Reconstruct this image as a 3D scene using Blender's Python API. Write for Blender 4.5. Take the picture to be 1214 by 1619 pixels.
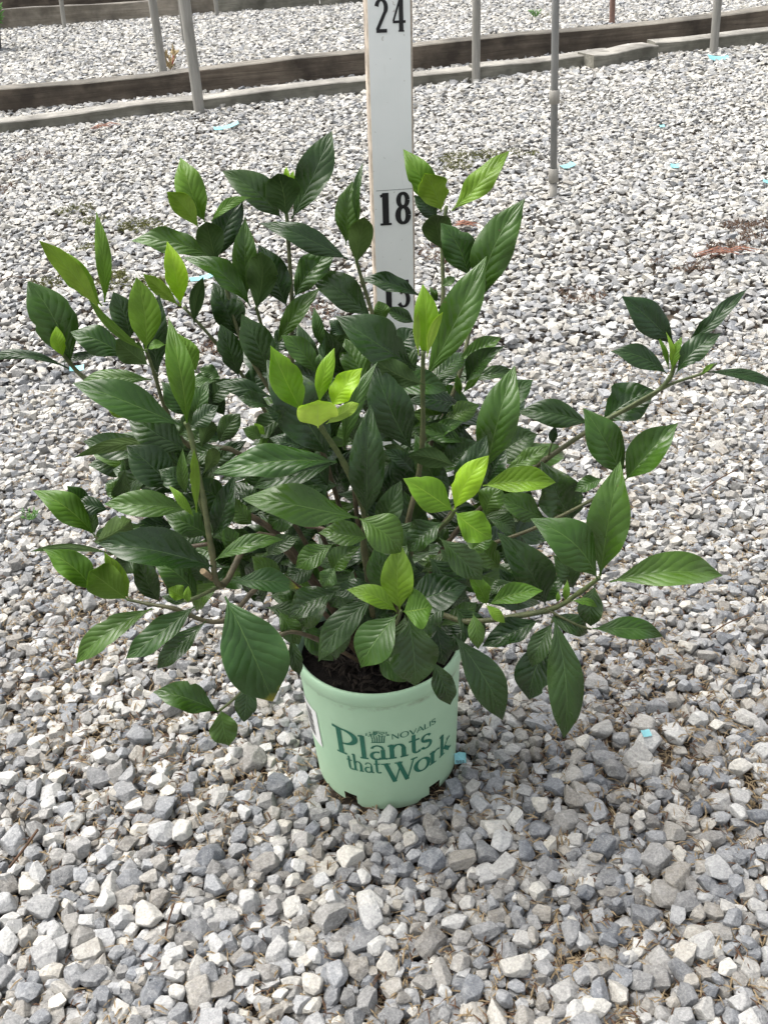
import bpy, bmesh, math, random
import numpy as np
from mathutils import Vector, Matrix, noise

for o in list(bpy.data.objects):
    bpy.data.objects.remove(o, do_unlink=True)
SC = bpy.context.scene
COL = SC.collection
R = math.radians

# ------------------------------------------------------------------ camera
CAMZ, PITCH, ROLL, FPX = 0.717, R(33.0), R(4.0), 1624.0
IW, IH = 1214.0, 1619.0
CAM = Vector((0, 0, CAMZ))
_f = Vector((0, math.cos(PITCH), -math.sin(PITCH)))
_u0 = Vector((0, math.sin(PITCH), math.cos(PITCH)))
_r0 = Vector((1, 0, 0))
_r = _r0 * math.cos(ROLL) - _u0 * math.sin(ROLL)
_u = _u0 * math.cos(ROLL) + _r0 * math.sin(ROLL)
cd = bpy.data.cameras.new('camera')
cam = bpy.data.objects.new('camera', cd)
COL.objects.link(cam)
cam.matrix_world = Matrix((( _r.x, _u.x, -_f.x, CAM.x), (_r.y, _u.y, -_f.y, CAM.y), (_r.z, _u.z, -_f.z, CAM.z), (0, 0, 0, 1)))
cd.sensor_fit = 'VERTICAL'
cd.sensor_height = 36.0
cd.lens = 36.0 * FPX / IH
cd.clip_start = 0.02
cd.clip_end = 2000
SC.camera = cam

# ------------------------------------------------------------------ light
SUN_EL, SUN_AZ = R(60), R(-65)           # azimuth measured from +Y towards +X: high veiled sun, behind and left of the plant
w = bpy.data.worlds.new('World')
SC.world = w
w.use_nodes = True
nt = w.node_tree
nt.nodes.clear()
sky = nt.nodes.new('ShaderNodeTexSky')
sky.sky_type = 'NISHITA'
sky.sun_disc = False
sky.sun_elevation = SUN_EL
sky.sun_rotation = SUN_AZ
sky.air_density = 1.0
sky.dust_density = 6.0
sky.ozone_density = 1.0
bg = nt.nodes.new('ShaderNodeBackground')
bg.inputs['Strength'].default_value = 0.15
wo = nt.nodes.new('ShaderNodeOutputWorld')
hsv = nt.nodes.new('ShaderNodeHueSaturation')      # thin overcast: the blue is washed out
hsv.inputs['Saturation'].default_value = 0.30
nt.links.new(sky.outputs[0], hsv.inputs['Color'])
nt.links.new(hsv.outputs[0], bg.inputs[0])
nt.links.new(bg.outputs[0], wo.inputs[0])
sd = bpy.data.lights.new('sun', 'SUN')
sd.energy = 1.15
sd.angle = R(70)
sd.color = (1.0, 0.965, 0.91)
sun = bpy.data.objects.new('sun', sd)
COL.objects.link(sun)
sdir = Vector((math.sin(SUN_AZ) * math.cos(SUN_EL), math.cos(SUN_AZ) * math.cos(SUN_EL), math.sin(SUN_EL)))
sun.rotation_euler = sdir.to_track_quat('Z', 'Y').to_euler()
sun.location = sdir * 20
vs = SC.view_settings
vs.view_transform = 'Standard'
vs.look = 'None'
vs.exposure = 1.12
vs.gamma = 1.0
vs.use_curve_mapping = False

# ------------------------------------------------------------------ helpers
def ray(px, py):
    return (_f + _r * ((px - IW / 2) / FPX) + _u * ((IH / 2 - py) / FPX))
def atY(px, py, Y):
    d = ray(px, py)
    return CAM + d * (Y / d.y)
def atZ(px, py, z=0.0):
    d = ray(px, py)
    return CAM + d * ((z - CAM.z) / d.z)
def atD(px, py, D):
    return CAM + ray(px, py) * D
def depth(p):
    return (p - CAM).dot(_f)

def tag(o, label=None, cat=None, group=None, kind=None):
    if label: o['label'] = label
    if cat: o['category'] = cat
    if group: o['group'] = group
    if kind: o['kind'] = kind
    return o
def empty(name, loc=(0, 0, 0)):
    o = bpy.data.objects.new(name, None)
    o.empty_display_size = 0.02
    o.location = loc
    COL.objects.link(o)
    return o
WLOC = {}
def obj(name, me, mats, parent=None, loc=None):
    o = bpy.data.objects.new(name, me)
    for m in (mats if isinstance(mats, (list, tuple)) else [mats]):
        if m.name not in [x.name for x in me.materials if x]:
            me.materials.append(m)
    COL.objects.link(o)
    if loc is not None:
        o.location = loc
    WLOC[o.name] = Vector(o.location)
    if parent is not None:
        o.parent = parent
        o.matrix_parent_inverse = Matrix.Translation(-WLOC.get(parent.name, Vector(parent.location)))
    return o
def bm_obj(name, bm, mats, parent=None, loc=None, smooth=False):
    me = bpy.data.meshes.new(name)
    bm.to_mesh(me)
    bm.free()
    if smooth:
        for p in me.polygons: p.use_smooth = True
    return obj(name, me, mats, parent, loc)
def pyd(name, v, f, mats, parent=None, loc=None, smooth=False):
    me = bpy.data.meshes.new(name)
    me.from_pydata([tuple(x) for x in v], [], f)
    me.update()
    if smooth:
        for p in me.polygons: p.use_smooth = True
    return obj(name, me, mats, parent, loc)

class NT:
    def __init__(s, name):
        s.m = bpy.data.materials.new(name)
        s.m.use_nodes = True
        s.t = s.m.node_tree
        s.b = s.t.nodes['Principled BSDF']
        s.out = s.t.nodes['Material Output']
    def n(s, typ, **kw):
        x = s.t.nodes.new(typ)
        for k, v in kw.items():
            if k.startswith('i_'):
                key = k[2:]
                x.inputs[int(key) if key.isdigit() else key].default_value = v
            else:
                setattr(x, k, v)
        return x
    def l(s, a, b): s.t.links.new(a, b)
    def math(s, op, a, b=None, c=None, clamp=False):
        x = s.t.nodes.new('ShaderNodeMath'); x.operation = op; x.use_clamp = clamp
        for i, q in enumerate((a, b, c)):
            if q is None: continue
            if isinstance(q, (int, float)): x.inputs[i].default_value = q
            else: s.l(q, x.inputs[i])
        return x.outputs[0]
    def mix(s, fac, a, b, mode='MIX'):
        x = s.t.nodes.new('ShaderNodeMix'); x.data_type = 'RGBA'; x.blend_type = mode
        for i, q in ((0, fac), (6, a), (7, b)):
            if isinstance(q, (int, float)): x.inputs[i].default_value = q
            elif isinstance(q, tuple): x.inputs[i].default_value = (*q, 1) if len(q) == 3 else q
            else: s.l(q, x.inputs[i])
        return x.outputs[2]
    def ramp(s, fac, stops, interp='LINEAR'):
        x = s.t.nodes.new('ShaderNodeValToRGB'); x.color_ramp.interpolation = interp
        e = x.color_ramp.elements
        while len(e) < len(stops): e.new(0.5)
        for q, (p, c) in zip(e, stops):
            q.position = p; q.color = (*c, 1) if len(c) == 3 else c
        s.l(fac, x.inputs[0])
        return x.outputs[0]
    def noise(s, vec, scale, detail=3, rough=.55, dist=0.0):
        x = s.n('ShaderNodeTexNoise', i_Scale=scale, i_Detail=detail, i_Roughness=rough, i_Distortion=dist)
        if vec is not None: s.l(vec, x.inputs['Vector'])
        return x.outputs[0]
    def pos(s):
        return s.n('ShaderNodeNewGeometry').outputs['Position']
    def objc(s):
        return s.n('ShaderNodeTexCoord').outputs['Object']
    def bump(s, h, strength, dist):
        x = s.n('ShaderNodeBump', i_Strength=strength, i_Distance=dist)
        s.l(h, x.inputs['Height'])
        s.l(x.outputs[0], s.b.inputs['Normal'])
    def set(s, **kw):
        for k, v in kw.items():
            s.b.inputs[k.replace('_', ' ')].default_value = v
        return s

# ------------------------------------------------------------------ materials
def mat_stone():
    s = NT('limestone')
    a = s.n('ShaderNodeAttribute', attribute_name='tone')
    sep = s.n('ShaderNodeSeparateColor'); s.l(a.outputs['Color'], sep.inputs[0])
    tone, warm, rnd = sep.outputs
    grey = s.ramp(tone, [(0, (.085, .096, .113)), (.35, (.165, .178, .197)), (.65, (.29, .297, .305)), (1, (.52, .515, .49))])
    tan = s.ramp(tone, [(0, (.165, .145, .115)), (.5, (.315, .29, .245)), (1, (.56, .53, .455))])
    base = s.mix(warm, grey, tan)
    p = s.pos()
    n1 = s.noise(p, 95, 5, .62, .4)
    n2 = s.noise(p, 420, 4, .65)
    f1 = s.ramp(n1, [(.32, (0, 0, 0)), (.72, (1, 1, 1))])
    base = s.mix(s.math('MULTIPLY', f1, .30), base, (.50, .495, .475))
    sp = s.ramp(n2, [(.36, (.66, .66, .67)), (.62, (1.08, 1.08, 1.07))])
    base = s.mix(.75, base, sp, 'MULTIPLY')
    # pale dusty veins
    n3 = s.noise(p, 160, 2, .5, 1.6)
    v = s.math('SUBTRACT', 1.0, s.math('MULTIPLY', s.math('ABSOLUTE', s.math('SUBTRACT', n3, .5)), 26.0), clamp=True)
    base = s.mix(s.math('MULTIPLY', v, .16), base, (.7, .69, .66))
    s.l(base, s.b.inputs['Base Color'])
    s.set(Roughness=.82)
    s.b.inputs['Specular IOR Level'].default_value = .35
    hb = s.math('ADD', s.math('MULTIPLY', s.noise(p, 170, 4, .6), .8), s.math('MULTIPLY', n2, .35))
    s.bump(hb, .8, .0030)
    return s.m
def mat_soil():
    s = NT('soil_sheet')
    p = s.pos()
    n = s.noise(p, 60, 5, .65)
    n2 = s.noise(p, 6, 4, .6)
    c = s.ramp(n, [(.3, (.030, .022, .015)), (.55, (.075, .057, .040)), (.8, (.18, .15, .105))])
    # far away the sheet reads as gravel: cells of grey stone
    vo = s.n('ShaderNodeTexVoronoi', i_Scale=42.0); s.l(p, vo.inputs['Vector'])
    g = s.ramp(vo.outputs['Color'], [(.2, (.22, .23, .24)), (.8, (.5, .49, .46))])
    ed = s.ramp(vo.outputs['Distance'], [(.35, (1, 1, 1)), (.75, (.15, .14, .12))])
    g = s.mix(1.0, g, ed, 'MULTIPLY')
    sx = s.n('ShaderNodeSeparateXYZ'); s.l(p, sx.inputs[0])
    far = s.math('GREATER_THAN', s.math('ADD', sx.outputs[1], s.math('MULTIPLY', n2, .6)), 7.0)
    side = s.math('GREATER_THAN', s.math('ABSOLUTE', sx.outputs[0]), 3.9)
    back = s.math('LESS_THAN', sx.outputs[1], .18)
    k = s.math('MAXIMUM', s.math('MAXIMUM', far, side), back)
    s.l(s.mix(k, c, g), s.b.inputs['Base Color'])
    s.set(Roughness=.95)
    s.bump(n, .6, .006)
    return s.m
def mat_flat(name, col, rough=.6, var=.25, scale=40, bump=.2, bd=.001, spec=.4):
    s = NT(name)
    p = s.pos()
    n = s.noise(p, scale, 4, .6)
    lo = tuple(x * (1 - var) for x in col); hi = tuple(min(1, x * (1 + var)) for x in col)
    s.l(s.ramp(n, [(.3, lo), (.7, hi)]), s.b.inputs['Base Color'])
    s.set(Roughness=rough)
    s.b.inputs['Specular IOR Level'].default_value = spec
    if bump: s.bump(n, bump, bd)
    return s.m
def mat_leaf(name, col, vein, rough, spec, under=False, quilt=1.0, ytip=False, thin=.16):
    s = NT(name)
    uv = s.n('ShaderNodeUVMap', uv_map='UVMap').outputs[0]
    sx = s.n('ShaderNodeSeparateXYZ'); s.l(uv, sx.inputs[0])
    u, v = sx.outputs[0], sx.outputs[1]
    oi = s.n('ShaderNodeObjectInfo').outputs['Random']
    side = s.math('MULTIPLY', s.math('ABSOLUTE', s.math('SUBTRACT', u, .5)), 2.0)
    wob = s.noise(s.objc(), 42, 2, .5)
    t = s.math('SUBTRACT', s.math('MULTIPLY', v, 8.5), s.math('MULTIPLY', s.math('POWER', side, .8), 2.3))
    t = s.math('ADD', t, s.math('ADD', s.math('MULTIPLY', wob, 1.5), s.math('MULTIPLY', s.math('GREATER_THAN', u, .5), .45)))
    ph = s.math('FRACT', t)
    d = s.math('ABSOLUTE', s.math('SUBTRACT', ph, .5))           # 0 at vein .. .5 between
    latv = s.math('SUBTRACT', 1.0, s.math('MULTIPLY', d, 9.0), clamp=True)
    latv = s.math('MULTIPLY', latv, s.math('SUBTRACT', 1.0, s.math('MULTIPLY', side, .75), clamp=True))
    mid = s.math('SUBTRACT', 1.0, s.math('MULTIPLY', side, s.math('ADD', 17.0, s.math('MULTIPLY', v, 26.0))), clamp=True)
    n = s.noise(s.objc(), 45, 4, .6)
    lo = tuple(x * .74 for x in col); hi = tuple(min(1, x * 1.24) for x in col)
    base = s.ramp(n, [(.3, lo), (.7, hi)])
    hs = s.n('ShaderNodeHueSaturation')
    s.l(base, hs.inputs['Color'])
    s.l(s.math('SUBTRACT', .512, s.math('MULTIPLY', oi, .026)), hs.inputs['Hue'])
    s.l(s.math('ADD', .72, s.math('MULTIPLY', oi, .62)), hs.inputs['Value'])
    base = hs.outputs[0]
    base = s.mix(s.math('MULTIPLY', latv, .10 if not under else .30), base, vein)
    base = s.mix(s.math('MULTIPLY', mid, .8), base, vein)
    # thin paler leaf margin
    mar = s.math('MULTIPLY', s.math('SUBTRACT', side, .955, clamp=True), 14.0, clamp=True)
    base = s.mix(s.math('MULTIPLY', mar, .35), base, vein)
    if not under:
        sp = s.ramp(s.noise(s.objc(), 150, 3, .6, .3), [(.735, (0, 0, 0)), (.775, (.75, .75, .75))])
        base = s.mix(s.math('MULTIPLY', sp, s.math('GREATER_THAN', oi, .45)), base, (.12, .085, .04))
        du = s.ramp(s.noise(s.objc(), 24, 4, .7), [(.55, (0, 0, 0)), (.8, (.16, .16, .16))])
        base = s.mix(du, base, (.30, .33, .25))
    if ytip:
        k = s.math('ADD', s.math('MULTIPLY', s.math('SUBTRACT', v, .86), 7.0), s.math('MULTIPLY', s.math('SUBTRACT', n, .5), 3.0), clamp=True)
        base = s.mix(s.math('MULTIPLY', k, .75), base, (.42, .33, .02))
    s.l(base, s.b.inputs['Base Color'])
    rn = s.math('ADD', rough, s.math('MULTIPLY', s.math('SUBTRACT', n, .5), .22))
    s.l(rn, s.b.inputs['Roughness'])
    s.b.inputs['Specular IOR Level'].default_value = spec
    q = s.math('ABSOLUTE', s.math('COSINE', s.math('MULTIPLY', ph, math.pi)))
    q = s.math('MULTIPLY', q, s.math('SUBTRACT', 1.0, s.math('MULTIPLY', s.math('POWER', side, 3.0), .7)))
    h = s.math('SUBTRACT', s.math('MULTIPLY', q, 1.0 if not under else -.6), s.math('MULTIPLY', mid, 1.2 if not under else -1.6))
    h = s.math('ADD', h, s.math('MULTIPLY', s.noise(s.objc(), 260, 3, .6), .35))
    s.bump(h, .36 * quilt, .0012)
    # a little light passes through the blade
    tr = s.n('ShaderNodeBsdfTranslucent')
    s.l(s.mix(1.0, base, (1.0, 1.15, .5), 'MULTIPLY'), tr.inputs[0])
    ms = s.n('ShaderNodeMixShader'); ms.inputs[0].default_value = thin
    s.l(s.b.outputs[0], ms.inputs[1]); s.l(tr.outputs[0], ms.inputs[2]); s.l(ms.outputs[0], s.out.inputs[0])
    return s.m
def mat_wood(name, dark, light, streak=18.0, rough=.85, along='X'):
    s = NT(name)
    tc = s.objc()
    mp = s.n('ShaderNodeMapping'); s.l(tc, mp.inputs[0])
    mp.inputs['Scale'].default_value = (1.2, 22, 22)
    n = s.noise(mp.outputs[0], 2.4, 5, .6, .6)
    n2 = s.noise(tc, 7, 4, .6)
    c = s.ramp(n, [(.25, dark), (.55, tuple((a + b) / 2 for a, b in zip(dark, light))), (.8, light)])
    c = s.mix(s.ramp(n2, [(.42, (0, 0, 0)), (.68, (.85, .85, .85))]), c, tuple(x * .45 for x in dark))
    mp2 = s.n('ShaderNodeMapping'); s.l(tc, mp2.inputs[0]); mp2.inputs['Scale'].default_value = (3, 120, 120)
    ck = s.noise(mp2.outputs[0], 2.0, 4, .65, .4)
    c = s.mix(s.ramp(ck, [(.60, (0, 0, 0)), (.70, (.8, .8, .8))]), c, tuple(x * .30 for x in dark))
    st = s.ramp(s.noise(tc, 2.3, 5, .7), [(.45, (0, 0, 0)), (.62, (.65, .65, .65))])
    c = s.mix(st, c, tuple(x * .40 for x in dark))
    s.l(c, s.b.inputs['Base Color'])
    s.set(Roughness=rough)
    s.bump(s.math('ADD', n, s.math('MULTIPLY', ck, -.8)), .7, .004)
    return s.m
def mat_pot():
    s = NT('mint_plastic')
    p = s.pos()
    n = s.noise(p, 14, 4, .6)
    n2 = s.noise(p, 130, 4, .65)
    c = s.ramp(n, [(.3, (.345, .520, .345)), (.7, (.395, .570, .388))])
    sx = s.n('ShaderNodeSeparateXYZ'); s.l(p, sx.inputs[0])
    mp = s.n('ShaderNodeMapping'); s.l(p, mp.inputs[0]); mp.inputs['Scale'].default_value = (30, 30, 190)
    sc = s.noise(mp.outputs[0], 2.2, 5, .7)
    scuff = s.ramp(sc, [(.62, (0, 0, 0)), (.74, (.4, .4, .4))])
    c = s.mix(scuff, c, (.27, .34, .22))
    low = s.math('MULTIPLY', s.math('SUBTRACT', .05, sx.outputs[2], clamp=True), 13.0, clamp=True)
    c = s.mix(s.math('MULTIPLY', low, s.math('MULTIPLY', n2, .55)), c, (.30, .30, .19))
    rimd = s.math('SUBTRACT', 1.0, s.math('MULTIPLY', s.math('ABSOLUTE', s.math('SUBTRACT', sx.outputs[2], POT_H0 - .018)), 260.0), clamp=True)
    c = s.mix(s.math('MULTIPLY', rimd, s.ramp(s.noise(p, 70, 3, .6), [(.45, (0, 0, 0)), (.65, (.8, .8, .8))])), c, (.20, .23, .15))
    spk = s.ramp(n2, [(.74, (0, 0, 0)), (.8, (.5, .5, .5))])
    c = s.mix(spk, c, (.17, .19, .11))
    s.l(c, s.b.inputs['Base Color'])
    s.set(Roughness=.48)
    s.b.inputs['Specular IOR Level'].default_value = .4
    s.b.inputs['Subsurface Weight'].default_value = .0
    s.bump(n2, .12, .0006)
    return s.m
def mat_paint():
    s = NT('white_paint')
    p = s.objc()
    n = s.noise(p, 12, 4, .6)
    mp = s.n('ShaderNodeMapping'); s.l(p, mp.inputs[0]); mp.inputs['Scale'].default_value = (90, 90, 6)
    g = s.noise(mp.outputs[0], 2, 4, .6)
    c = s.ramp(n, [(.3, (.74, .765, .735)), (.7, (.83, .845, .815))])
    spots = s.ramp(s.noise(p, 150, 3, .6, .5), [(.67, (0, 0, 0)), (.74, (.75, .75, .75))])
    c = s.mix(spots, c, (.27, .23, .18))
    sc = s.ramp(g, [(.66, (0, 0, 0)), (.76, (.35, .35, .35))])
    c = s.mix(sc, c, (.42, .42, .38))
    s.l(c, s.b.inputs['Base Color'])
    s.set(Roughness=.45)
    s.bump(g, .15, .001)
    return s.m
def mat_stem():
    s = NT('stem_bark')
    a = s.n('ShaderNodeAttribute', attribute_name='age')
    p = s.pos()
    n = s.noise(p, 160, 4, .6)
    gr = s.ramp(n, [(.3, (.045, .068, .018)), (.7, (.095, .12, .036))])
    br = s.ramp(n, [(.3, (.045, .026, .017)), (.7, (.12, .078, .05))])
    s.l(s.mix(a.outputs['Fac'], gr, br), s.b.inputs['Base Color'])
    s.set(Roughness=.6)
    s.bump(n, .4, .001)
    return s.m
def mat_pipe(name, c0, c1, rough=.5, metal=0.0):
    s = NT(name)
    p = s.objc()
    mp = s.n('ShaderNodeMapping'); s.l(p, mp.inputs[0]); mp.inputs['Scale'].default_value = (20, 20, 2)
    n = s.noise(mp.outputs[0], 3, 5, .65)
    s.l(s.ramp(n, [(.3, c0), (.7, c1)]), s.b.inputs['Base Color'])
    s.set(Roughness=rough, Metallic=metal)
    s.bump(n, .3, .001)
    return s.m

POT_H0 = atY(597, 1007, .688).z
M = {}
M['stone'] = mat_stone()
M['soil'] = mat_soil()
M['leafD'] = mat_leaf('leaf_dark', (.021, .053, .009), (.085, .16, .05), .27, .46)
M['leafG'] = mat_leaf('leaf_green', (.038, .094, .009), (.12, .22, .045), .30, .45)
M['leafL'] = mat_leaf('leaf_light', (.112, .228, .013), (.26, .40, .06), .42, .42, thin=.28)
M['leafY'] = mat_leaf('leaf_young', (.205, .375, .010), (.34, .50, .05), .40, .44, quilt=.55, thin=.34)
M['leafT'] = mat_leaf('leaf_yellow_tip', (.030, .082, .014), (.11, .20, .05), .38, .45, ytip=True)
M['undD'] = mat_leaf('underside_dark', (.050, .095, .020), (.13, .20, .06), .55, .3, under=True)
M['undL'] = mat_leaf('underside_light', (.145, .25, .024), (.26, .37, .08), .55, .3, under=True, thin=.28)
M['undY'] = mat_leaf('underside_young', (.36, .50, .07), (.45, .56, .14), .55, .3, under=True, quilt=.6, thin=.34)
M['stem'] = mat_stem()
M['pot'] = mat_pot()
M['ink'] = mat_flat('green_ink', (.022, .135, .085), .5, .15, 90, 0)
M['white'] = mat_flat('white_label', (.75, .75, .73), .5, .06, 60, 0)
M['blackink'] = mat_flat('black_ink', (.012, .012, .013), .5, .2, 60, 0)
M['paint'] = mat_paint()
M['stakeedge'] = mat_flat('worn_stake_edge', (.42, .36, .29), .7, .5, 70, .3)
M['faintink'] = mat_flat('faint_pencil', (.30, .31, .30), .6, .4, 400, 0)
M['potsoil'] = mat_flat('potting_mix', (.009, .007, .006), .95, .6, 200, .8, .004, .2)
M['bark'] = mat_flat('bark_chip', (.016, .012, .009), .9, .5, 120, .4, .002, .2)
M['woodlow'] = mat_wood('timber_weathered', (.13, .125, .095), (.36, .345, .29))
M['wooddark'] = mat_wood('timber_stained', (.060, .044, .030), (.23, .19, .145))
M['woodtop'] = mat_wood('timber_glare_top', (.24, .225, .19), (.50, .48, .43))  # glare on the upward faces, painted in as paler wood
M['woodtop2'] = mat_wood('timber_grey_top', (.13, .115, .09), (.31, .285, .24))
M['woodfar'] = mat_wood('timber_far', (.19, .165, .125), (.40, .36, .30))
M['pole'] = mat_pipe('pole_galvanised', (.17, .165, .145), (.32, .31, .28), .6, .1)
M['polerust'] = mat_pipe('pole_rust', (.13, .07, .05), (.24, .15, .12), .7)
M['pvc'] = mat_pipe('pipe_grey', (.16, .165, .16), (.28, .28, .265), .55)
M['coup'] = mat_pipe('pipe_coupling', (.21, .20, .175), (.30, .285, .25), .6)
M['tag'] = mat_flat('cyan_plastic', (.22, .50, .53), .5, .1, 90, 0)
M['straw'] = mat_flat('dry_straw', (.235, .175, .10), .8, .45, 300, 0)
M['litter'] = mat_flat('brown_litter', (.085, .048, .028), .9, .5, 200, .3)
M['redlit'] = mat_flat('russet_litter', (.22, .105, .07), .85, .4, 150, .3)
M['moss'] = mat_flat('moss', (.075, .078, .020), .95, .5, 120, 0)
M['weed'] = mat_flat('weed_green', (.09, .20, .045), .6, .3, 100, 0)
M['weedtan'] = mat_flat('weed_tan', (.36, .28, .15), .8, .3, 100, 0)
M['weedred'] = mat_flat('weed_red_stem', (.33, .05, .06), .7, .2, 100, 0)
M['blackpot'] = mat_flat('black_nursery_pot', (.02, .02, .022), .45, .2, 60, 0)

# ------------------------------------------------------------------ ground sheet
rng = np.random.default_rng(11)
random.seed(5)
me = bpy.data.meshes.new('ground')
S = 400.0
me.from_pydata([(-S, -S, -.012), (S, -S, -.012), (S, S, -.012), (-S, S, -.012)], [], [(0, 1, 2, 3)])
ground = obj('ground', me, M['soil'])
tag(ground, kind='structure')

# ------------------------------------------------------------------ stones
def cut_stone(seed, ncut, bev, box):
    r = random.Random(seed)
    bm = bmesh.new()
    bmesh.ops.create_cube(bm, size=2.0)
    for i in range(ncut):
        d = Vector((r.gauss(0, 1), r.gauss(0, 1), r.gauss(0, 1))).normalized()
        k = r.uniform(.70, 1.0)
        res = bmesh.ops.bisect_plane(bm, geom=bm.verts[:] + bm.edges[:] + bm.faces[:], plane_co=d * k, plane_no=d, clear_outer=True, dist=1e-5)
        ed = [e for e in res['geom_cut'] if isinstance(e, bmesh.types.BMEdge)]
        if ed:
            bmesh.ops.holes_fill(bm, edges=ed, sides=0)
    bmesh.ops.remove_doubles(bm, verts=bm.verts[:], dist=.10 if bev else .16)
    if bev:
        for q in bm.faces: q.smooth = False
        rb = bmesh.ops.bevel(bm, geom=bm.edges[:], offset=.125, offset_type='OFFSET', segments=1, profile=.6, affect='EDGES', clamp_overlap=True)
        for q in rb['faces']: q.smooth = True
    else:
        for q in bm.faces: q.smooth = False
    bmesh.ops.triangulate(bm, faces=bm.faces[:])
    bmesh.ops.recalc_face_normals(bm, faces=bm.faces[:])
    v = np.array([q.co[:] for q in bm.verts]); bm.verts.index_update()
    f = np.array([[q.index for q in t.verts] + [0 if t.smooth else 1] for t in bm.faces], dtype=np.int32)
    bm.free()
    v -= (v.max(0) + v.min(0)) / 2
    v /= np.abs(v).max(0)
    return v, f
def hull_stone(seed, n):
    r = random.Random(seed)
    bm = bmesh.new()
    for i in range(n):
        d = Vector((r.gauss(0, 1), r.gauss(0, 1), r.gauss(0, 1))).normalized() * r.uniform(.85, 1.1)
        bm.verts.new(d)
    bmesh.ops.convex_hull(bm, input=bm.verts[:])
    bmesh.ops.triangulate(bm, faces=bm.faces[:])
    bmesh.ops.recalc_face_normals(bm, faces=bm.faces[:])
    bm.verts.index_update()
    v = np.array([q.co[:] for q in bm.verts])
    f = np.array([[q.index for q in t.verts] for t in bm.faces], dtype=np.int32)
    bm.free()
    v -= (v.max(0) + v.min(0)) / 2
    v /= np.abs(v).max(0)
    return v, f
PN = [cut_stone(100 + i, 9 + i % 5, True, 0) for i in range(36)]
PM = [cut_stone(300 + i, 8, False, 0) for i in range(20)]
PF = [hull_stone(500 + i, 9) for i in range(16)]
PFF = [hull_stone(700 + i, 8) for i in range(12)]

def rotm(yaw, tx, ty):
    n = len(yaw)
    cy, sy = np.cos(yaw), np.sin(yaw)
    cx, sx = np.cos(tx), np.sin(tx)
    ct, st = np.cos(ty), np.sin(ty)
    Z = np.zeros((n, 3, 3)); Z[:, 0, 0] = cy; Z[:, 0, 1] = -sy; Z[:, 1, 0] = sy; Z[:, 1, 1] = cy; Z[:, 2, 2] = 1
    X = np.zeros((n, 3, 3)); X[:, 0, 0] = 1; X[:, 1, 1] = cx; X[:, 1, 2] = -sx; X[:, 2, 1] = sx; X[:, 2, 2] = cx
    T = np.zeros((n, 3, 3)); T[:, 1, 1] = 1; T[:, 0, 0] = ct; T[:, 0, 2] = st; T[:, 2, 0] = -st; T[:, 2, 2] = ct
    return X @ T @ Z
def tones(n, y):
    t = np.clip(rng.beta(.95, 1.25, n) + .36 * np.clip((y - .8) / 1.6, 0, 1), 0, 1)   # brighter light farther out is painted into the stone tone
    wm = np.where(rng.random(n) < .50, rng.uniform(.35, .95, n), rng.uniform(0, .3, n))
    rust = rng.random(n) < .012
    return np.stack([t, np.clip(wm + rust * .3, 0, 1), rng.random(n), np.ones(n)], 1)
def stone_arrays(protos, pid, P, SCL, ROT, T):
    V, F, C, SH = [], [], [], []
    off = 0
    for k, (v, f) in enumerate(protos):
        m = np.where(pid == k)[0]
        if len(m) == 0: continue
        loc = v[None] * SCL[m][:, None, :]
        wv = np.einsum('nij,npj->npi', ROT[m], loc) + P[m][:, None, :]
        V.append(wv.reshape(-1, 3))
        SH.append(np.tile(f[:, 3] if f.shape[1] > 3 else np.ones(len(f), np.int32), len(m)))
        ff = f[None, :, :3] + (np.arange(len(m)) * len(v))[:, None, None] + off
        F.append(ff.reshape(-1, 3))
        C.append(np.repeat(T[m], len(v), 0))
        off += len(m) * len(v)
    return np.concatenate(V), np.concatenate(F), np.concatenate(C), np.concatenate(SH)
def stone_mesh(name, parts):
    off, V, F, C, SH = 0, [], [], [], []
    for (v, f, c, sh) in parts:
        V.append(v); F.append(f + off); C.append(c); SH.append(sh); off += len(v)
    V = np.concatenate(V); F = np.concatenate(F); C = np.concatenate(C)
    me = bpy.data.meshes.new(name)
    me.vertices.add(len(V)); me.vertices.foreach_set('co', V.astype(np.float32).ravel())
    me.loops.add(F.size); me.loops.foreach_set('vertex_index', F.astype(np.int32).ravel())
    me.polygons.add(len(F))
    me.polygons.foreach_set('loop_start', np.arange(0, F.size, 3, dtype=np.int32))
    at = me.attributes.new('tone', 'FLOAT_COLOR', 'POINT')
    at.data.foreach_set('color', C.astype(np.float32).ravel())
    me.update(calc_edges=True)
    me.attributes.new('sharp_face', 'BOOLEAN', 'FACE').data.foreach_set('value', np.concatenate(SH).astype(bool))
    me.validate()
    return me

POTC = atY(597, 1007, .688)            # rim centre
POT_H = POTC.z
POTC = Vector((POTC.x, POTC.y, 0))
POT_R0, POT_R1 = .0645, .0738          # base and rim radius
Y_NEAR, Y_MID, Y_PL, Y_FAR = 1.00, 1.6, 3.6, 7.2
def halfw(Y): return .44 * Y + .16
def bare(x, y):
    """0..1: how thin the stone cover is (straw shows through)"""
    v = noise.noise(Vector((x * 5.5 + 3.1, y * 5.5, 1.7))) + .5 * noise.noise(Vector((x * 13, y * 13, 8.2)))
    b = max(0.0, v * 1.1 - .12)
    d1 = math.exp(-(((x - .26) / .17) ** 2 + ((y - .62) / .13) ** 2))
    d2 = math.exp(-(((x - .12) / .2) ** 2 + ((y - .47) / .05) ** 2))
    d3 = math.exp(-(((x - 1.0) / .25) ** 2 + ((y - 1.55) / .10) ** 2))
    return min(1, b * .7 + b * 1.6 * max(d1, d2) + .30 * max(d1, d2 * .8) + d3 * .55)

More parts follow.
